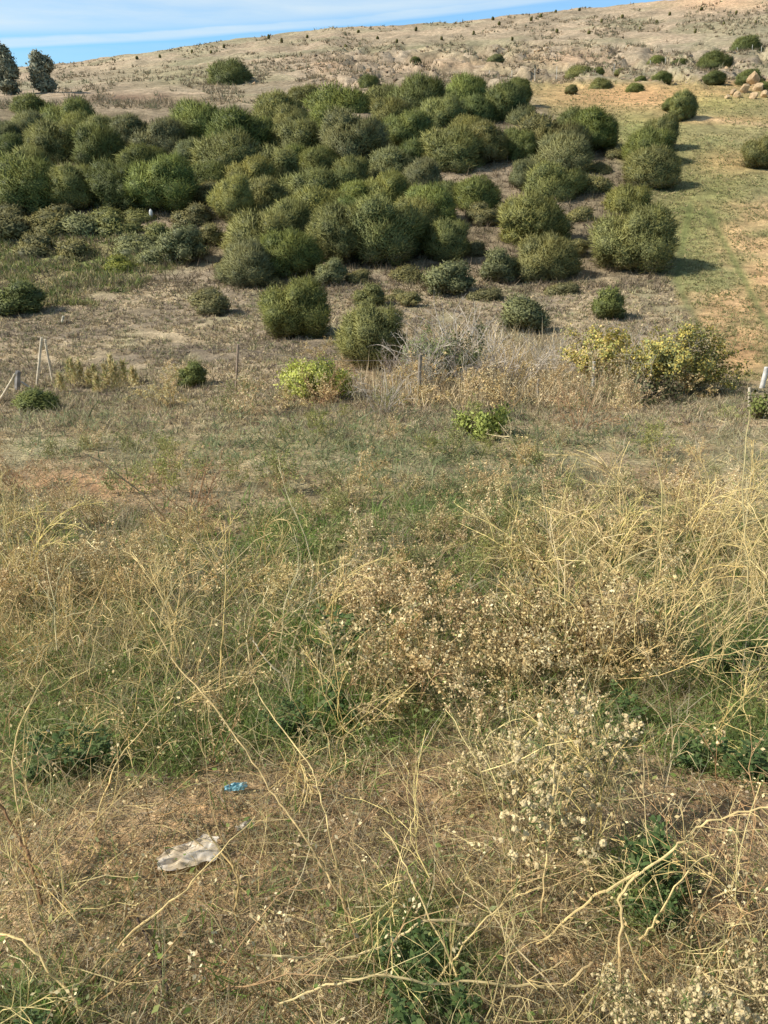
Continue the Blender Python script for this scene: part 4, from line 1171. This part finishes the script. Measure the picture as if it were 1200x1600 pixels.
# ------------------------------------------------------------------ litter
def sheet(c, r_, L, Wd, ang, col, col2, label, name, hgt=.05, seed=0):
    P = on_ground(c, r_)
    nu, nv = 40, 22
    u, v = np.meshgrid(np.linspace(-1, 1, nu), np.linspace(-1, 1, nv), indexing='ij')
    edge = 1 + .22 * (fbm(u * 2.3 + seed, v * 2.3, 3) - .5)
    x = u * L * .5 * edge; y = v * Wd * .5 * (1 - .35 * np.abs(u) ** 3 + .35 * (fbm(u * 3 + seed, v * 0 + 4, 2) - .5)) * edge
    q = fbm(u * 2.2 + seed, v * 2.6 + 1, 3); rid = np.abs(fbm(u * 1.6 + v * .6 + seed, v * 3.2 - u, 2) - .5) * 2
    z = hgt * (1 - .75 * v ** 2) * (.35 + q) + hgt * .9 * (rid - .3)
    a = radians(ang)
    X = x * cos(a) - y * sin(a); Yy = x * sin(a) + y * cos(a)
    gz = ground(P[0] + X, P[1] + Yy) - P[2]
    V = np.stack([X, Yy, np.maximum(z, .004) + np.maximum(gz, gz.mean()) + .022], -1).reshape(-1, 3)
    idx = np.arange(nu * nv).reshape(nu, nv)
    Qd = np.stack([idx[:-1, :-1], idx[1:, :-1], idx[1:, 1:], idx[:-1, 1:]], -1).reshape(-1, 4)
    t = sstep(.4, .65, fbm(u * 2 + seed + 9, v * 2, 3)).reshape(-1)
    me = make_mesh(name + '_mesh', V, Qd, None, lerp(np.array(col), np.array(col2), t), smooth=True)
    return tag(link(name, me, M_film, None, P), label, 'litter')


M_film = plant_mat('plastic_film', .25, tint=False, rough=.35, spec=.5)
sheet(297, 1347, .25, .14, 26, (.90, .80, .66), (.86, .70, .48), 'crumpled off-white plastic bag lying on the littered soil', 'plastic_bag', .03, 3)
sheet(384, 1299, .085, .035, 35, (.72, .64, .52), (.6, .5, .38), 'small pale scrap just above right of the plastic bag', 'paper_scrap', .015, 8)
sheet(370, 1240, .105, .045, 18, (.22, .50, .60), (.45, .70, .76), 'crushed blue plastic bottle wrapper on the soil', 'plastic_wrapper', .03, 14)
P = on_ground(237, 345)
g = Geo(); rock(g, (0, 0, .35), (.14, .14, .32), (.8, .8, .76), .3)
tag(link('white_bag', g.mesh('white_bag_mesh', smooth=True), M_film, None, P), 'tiny white bag caught in the scrub below the shaded grove', 'litter')

# ------------------------------------------------------------------ world, sun, camera
SUN_EL, SUN_B = radians(42), radians(8)
to_sun = np.array([-cos(SUN_EL) * cos(SUN_B), -cos(SUN_EL) * sin(SUN_B), sin(SUN_EL)])
w = bpy.data.worlds.new('World'); bpy.context.scene.world = w; w.use_nodes = True
nt = w.node_tree; nt.nodes.clear(); L = nt.links.new
sky = nt.nodes.new('ShaderNodeTexSky'); sky.sky_type = 'NISHITA'; sky.sun_disc = False
sky.sun_elevation = SUN_EL; sky.sun_rotation = math.atan2(to_sun[0], to_sun[1]); sky.air_density = 1.0; sky.dust_density = .5; sky.ozone_density = 2.0
tcw = nt.nodes.new('ShaderNodeTexCoord'); sep = nt.nodes.new('ShaderNodeSeparateXYZ'); L(tcw.outputs['Generated'], sep.inputs[0])


def math_node(op, a, b=None):
    n = nt.nodes.new('ShaderNodeMath'); n.operation = op
    for i, v in enumerate((a, b)):
        if v is None: continue
        if isinstance(v, (int, float)): n.inputs[i].default_value = v
        else: L(v, n.inputs[i])
    return n.outputs[0]


az = math_node('ARCTAN2', sep.outputs[0], sep.outputs[1]); el = math_node('ARCSINE', sep.outputs[2])
comb = nt.nodes.new('ShaderNodeCombineXYZ'); L(math_node('MULTIPLY', az, 3.0), comb.inputs[0]); L(math_node('MULTIPLY', el, 26.0), comb.inputs[1])
nz = nt.nodes.new('ShaderNodeTexNoise'); nz.inputs['Scale'].default_value = 1.3; nz.inputs['Detail'].default_value = 7; nz.inputs['Roughness'].default_value = .6
L(comb.outputs[0], nz.inputs['Vector'])


def azel(c, r_):
    x, z = ray(c, r_); v = np.array([float(x), 1, float(z)]); v /= np.linalg.norm(v)
    return math.atan2(v[0], v[1]), math.asin(v[2])


def band(p, q, wd, soft, gain):
    (a0, e0), (a1, e1) = azel(*p), azel(*q)
    k = (e1 - e0) / (a1 - a0)
    line = math_node('ADD', math_node('MULTIPLY', math_node('SUBTRACT', az, a0), k), e0)
    dist = math_node('SUBTRACT', el, math_node('ADD', line, math_node('MULTIPLY', math_node('SUBTRACT', nz.outputs['Fac'], .5), .012)))
    m = nt.nodes.new('ShaderNodeMapRange'); m.interpolation_type = 'SMOOTHSTEP'
    L(math_node('ABSOLUTE', dist), m.inputs[0]); m.inputs[1].default_value = wd; m.inputs[2].default_value = wd + soft; m.inputs[3].default_value = gain; m.inputs[4].default_value = 0
    return m.outputs[0]


b1 = band((0, 69), (600, 26), .0015, .006, .8)
b2 = band((0, 12), (700, -22), .012, .022, .85)
b3 = band((0, 95), (400, 66), .003, .014, .3)
streak = math_node('MAXIMUM', math_node('MAXIMUM', b1, b2), b3)
mr = nt.nodes.new('ShaderNodeMapRange'); mr.inputs[1].default_value = .35; mr.inputs[2].default_value = .75; mr.inputs[3].default_value = .55; mr.inputs[4].default_value = 1.15
L(nz.outputs['Fac'], mr.inputs[0])
fac = math_node('MINIMUM', math_node('MULTIPLY', streak, mr.outputs[0]), 1.0)
tint = nt.nodes.new('ShaderNodeMix'); tint.data_type = 'RGBA'; tint.blend_type = 'MULTIPLY'; tint.inputs[0].default_value = 1
tint.inputs[7].default_value = (.42, .88, 1.25, 1)
L(sky.outputs[0], tint.inputs[6])
tr = nt.nodes.new('ShaderNodeMapRange'); L(el, tr.inputs[0]); tr.inputs[1].default_value = .12; tr.inputs[2].default_value = .45
tr.inputs[3].default_value = 1; tr.inputs[4].default_value = 0
tmix = nt.nodes.new('ShaderNodeMix'); tmix.data_type = 'RGBA'; L(tr.outputs[0], tmix.inputs[0])
tmix.inputs[6].default_value = (1.2, 1.02, .78, 1); tmix.inputs[7].default_value = (.46, .93, 1.32, 1); L(tmix.outputs[2], tint.inputs[7])
cl = nt.nodes.new('ShaderNodeMix'); cl.data_type = 'RGBA'; L(fac, cl.inputs[0]); L(tint.outputs[2], cl.inputs[6]); cl.inputs[7].default_value = (5.4, 6.3, 6.8, 1)
bg = nt.nodes.new('ShaderNodeBackground'); bg.inputs['Strength'].default_value = .14; L(cl.outputs[2], bg.inputs['Color'])
wo = nt.nodes.new('ShaderNodeOutputWorld'); L(bg.outputs[0], wo.inputs['Surface'])

sd = bpy.data.lights.new('sun', 'SUN'); sd.energy = 5.0; sd.angle = radians(.5); sd.color = (1, .95, .85)
so = bpy.data.objects.new('sun', sd); COL.objects.link(so)
from mathutils import Vector
so.rotation_euler = Vector(to_sun).to_track_quat('Z', 'Y').to_euler()

cd = bpy.data.cameras.new('camera'); cd.sensor_fit = 'VERTICAL'; cd.sensor_height = 36; cd.lens = 36 * FPX / 1600; cd.clip_start = .05; cd.clip_end = 6000
co = bpy.data.objects.new('camera', cd); COL.objects.link(co); co.location = (0, 0, 0); co.rotation_euler = (pi / 2 - PITCH, 0, 0)
sc = bpy.context.scene; sc.camera = co
sc.view_settings.view_transform = 'Standard'; sc.view_settings.look = 'None'; sc.view_settings.exposure = 0
sc.cycles.max_bounces = 5; sc.cycles.diffuse_bounces = 2; sc.cycles.transmission_bounces = 2; sc.cycles.glossy_bounces = 1
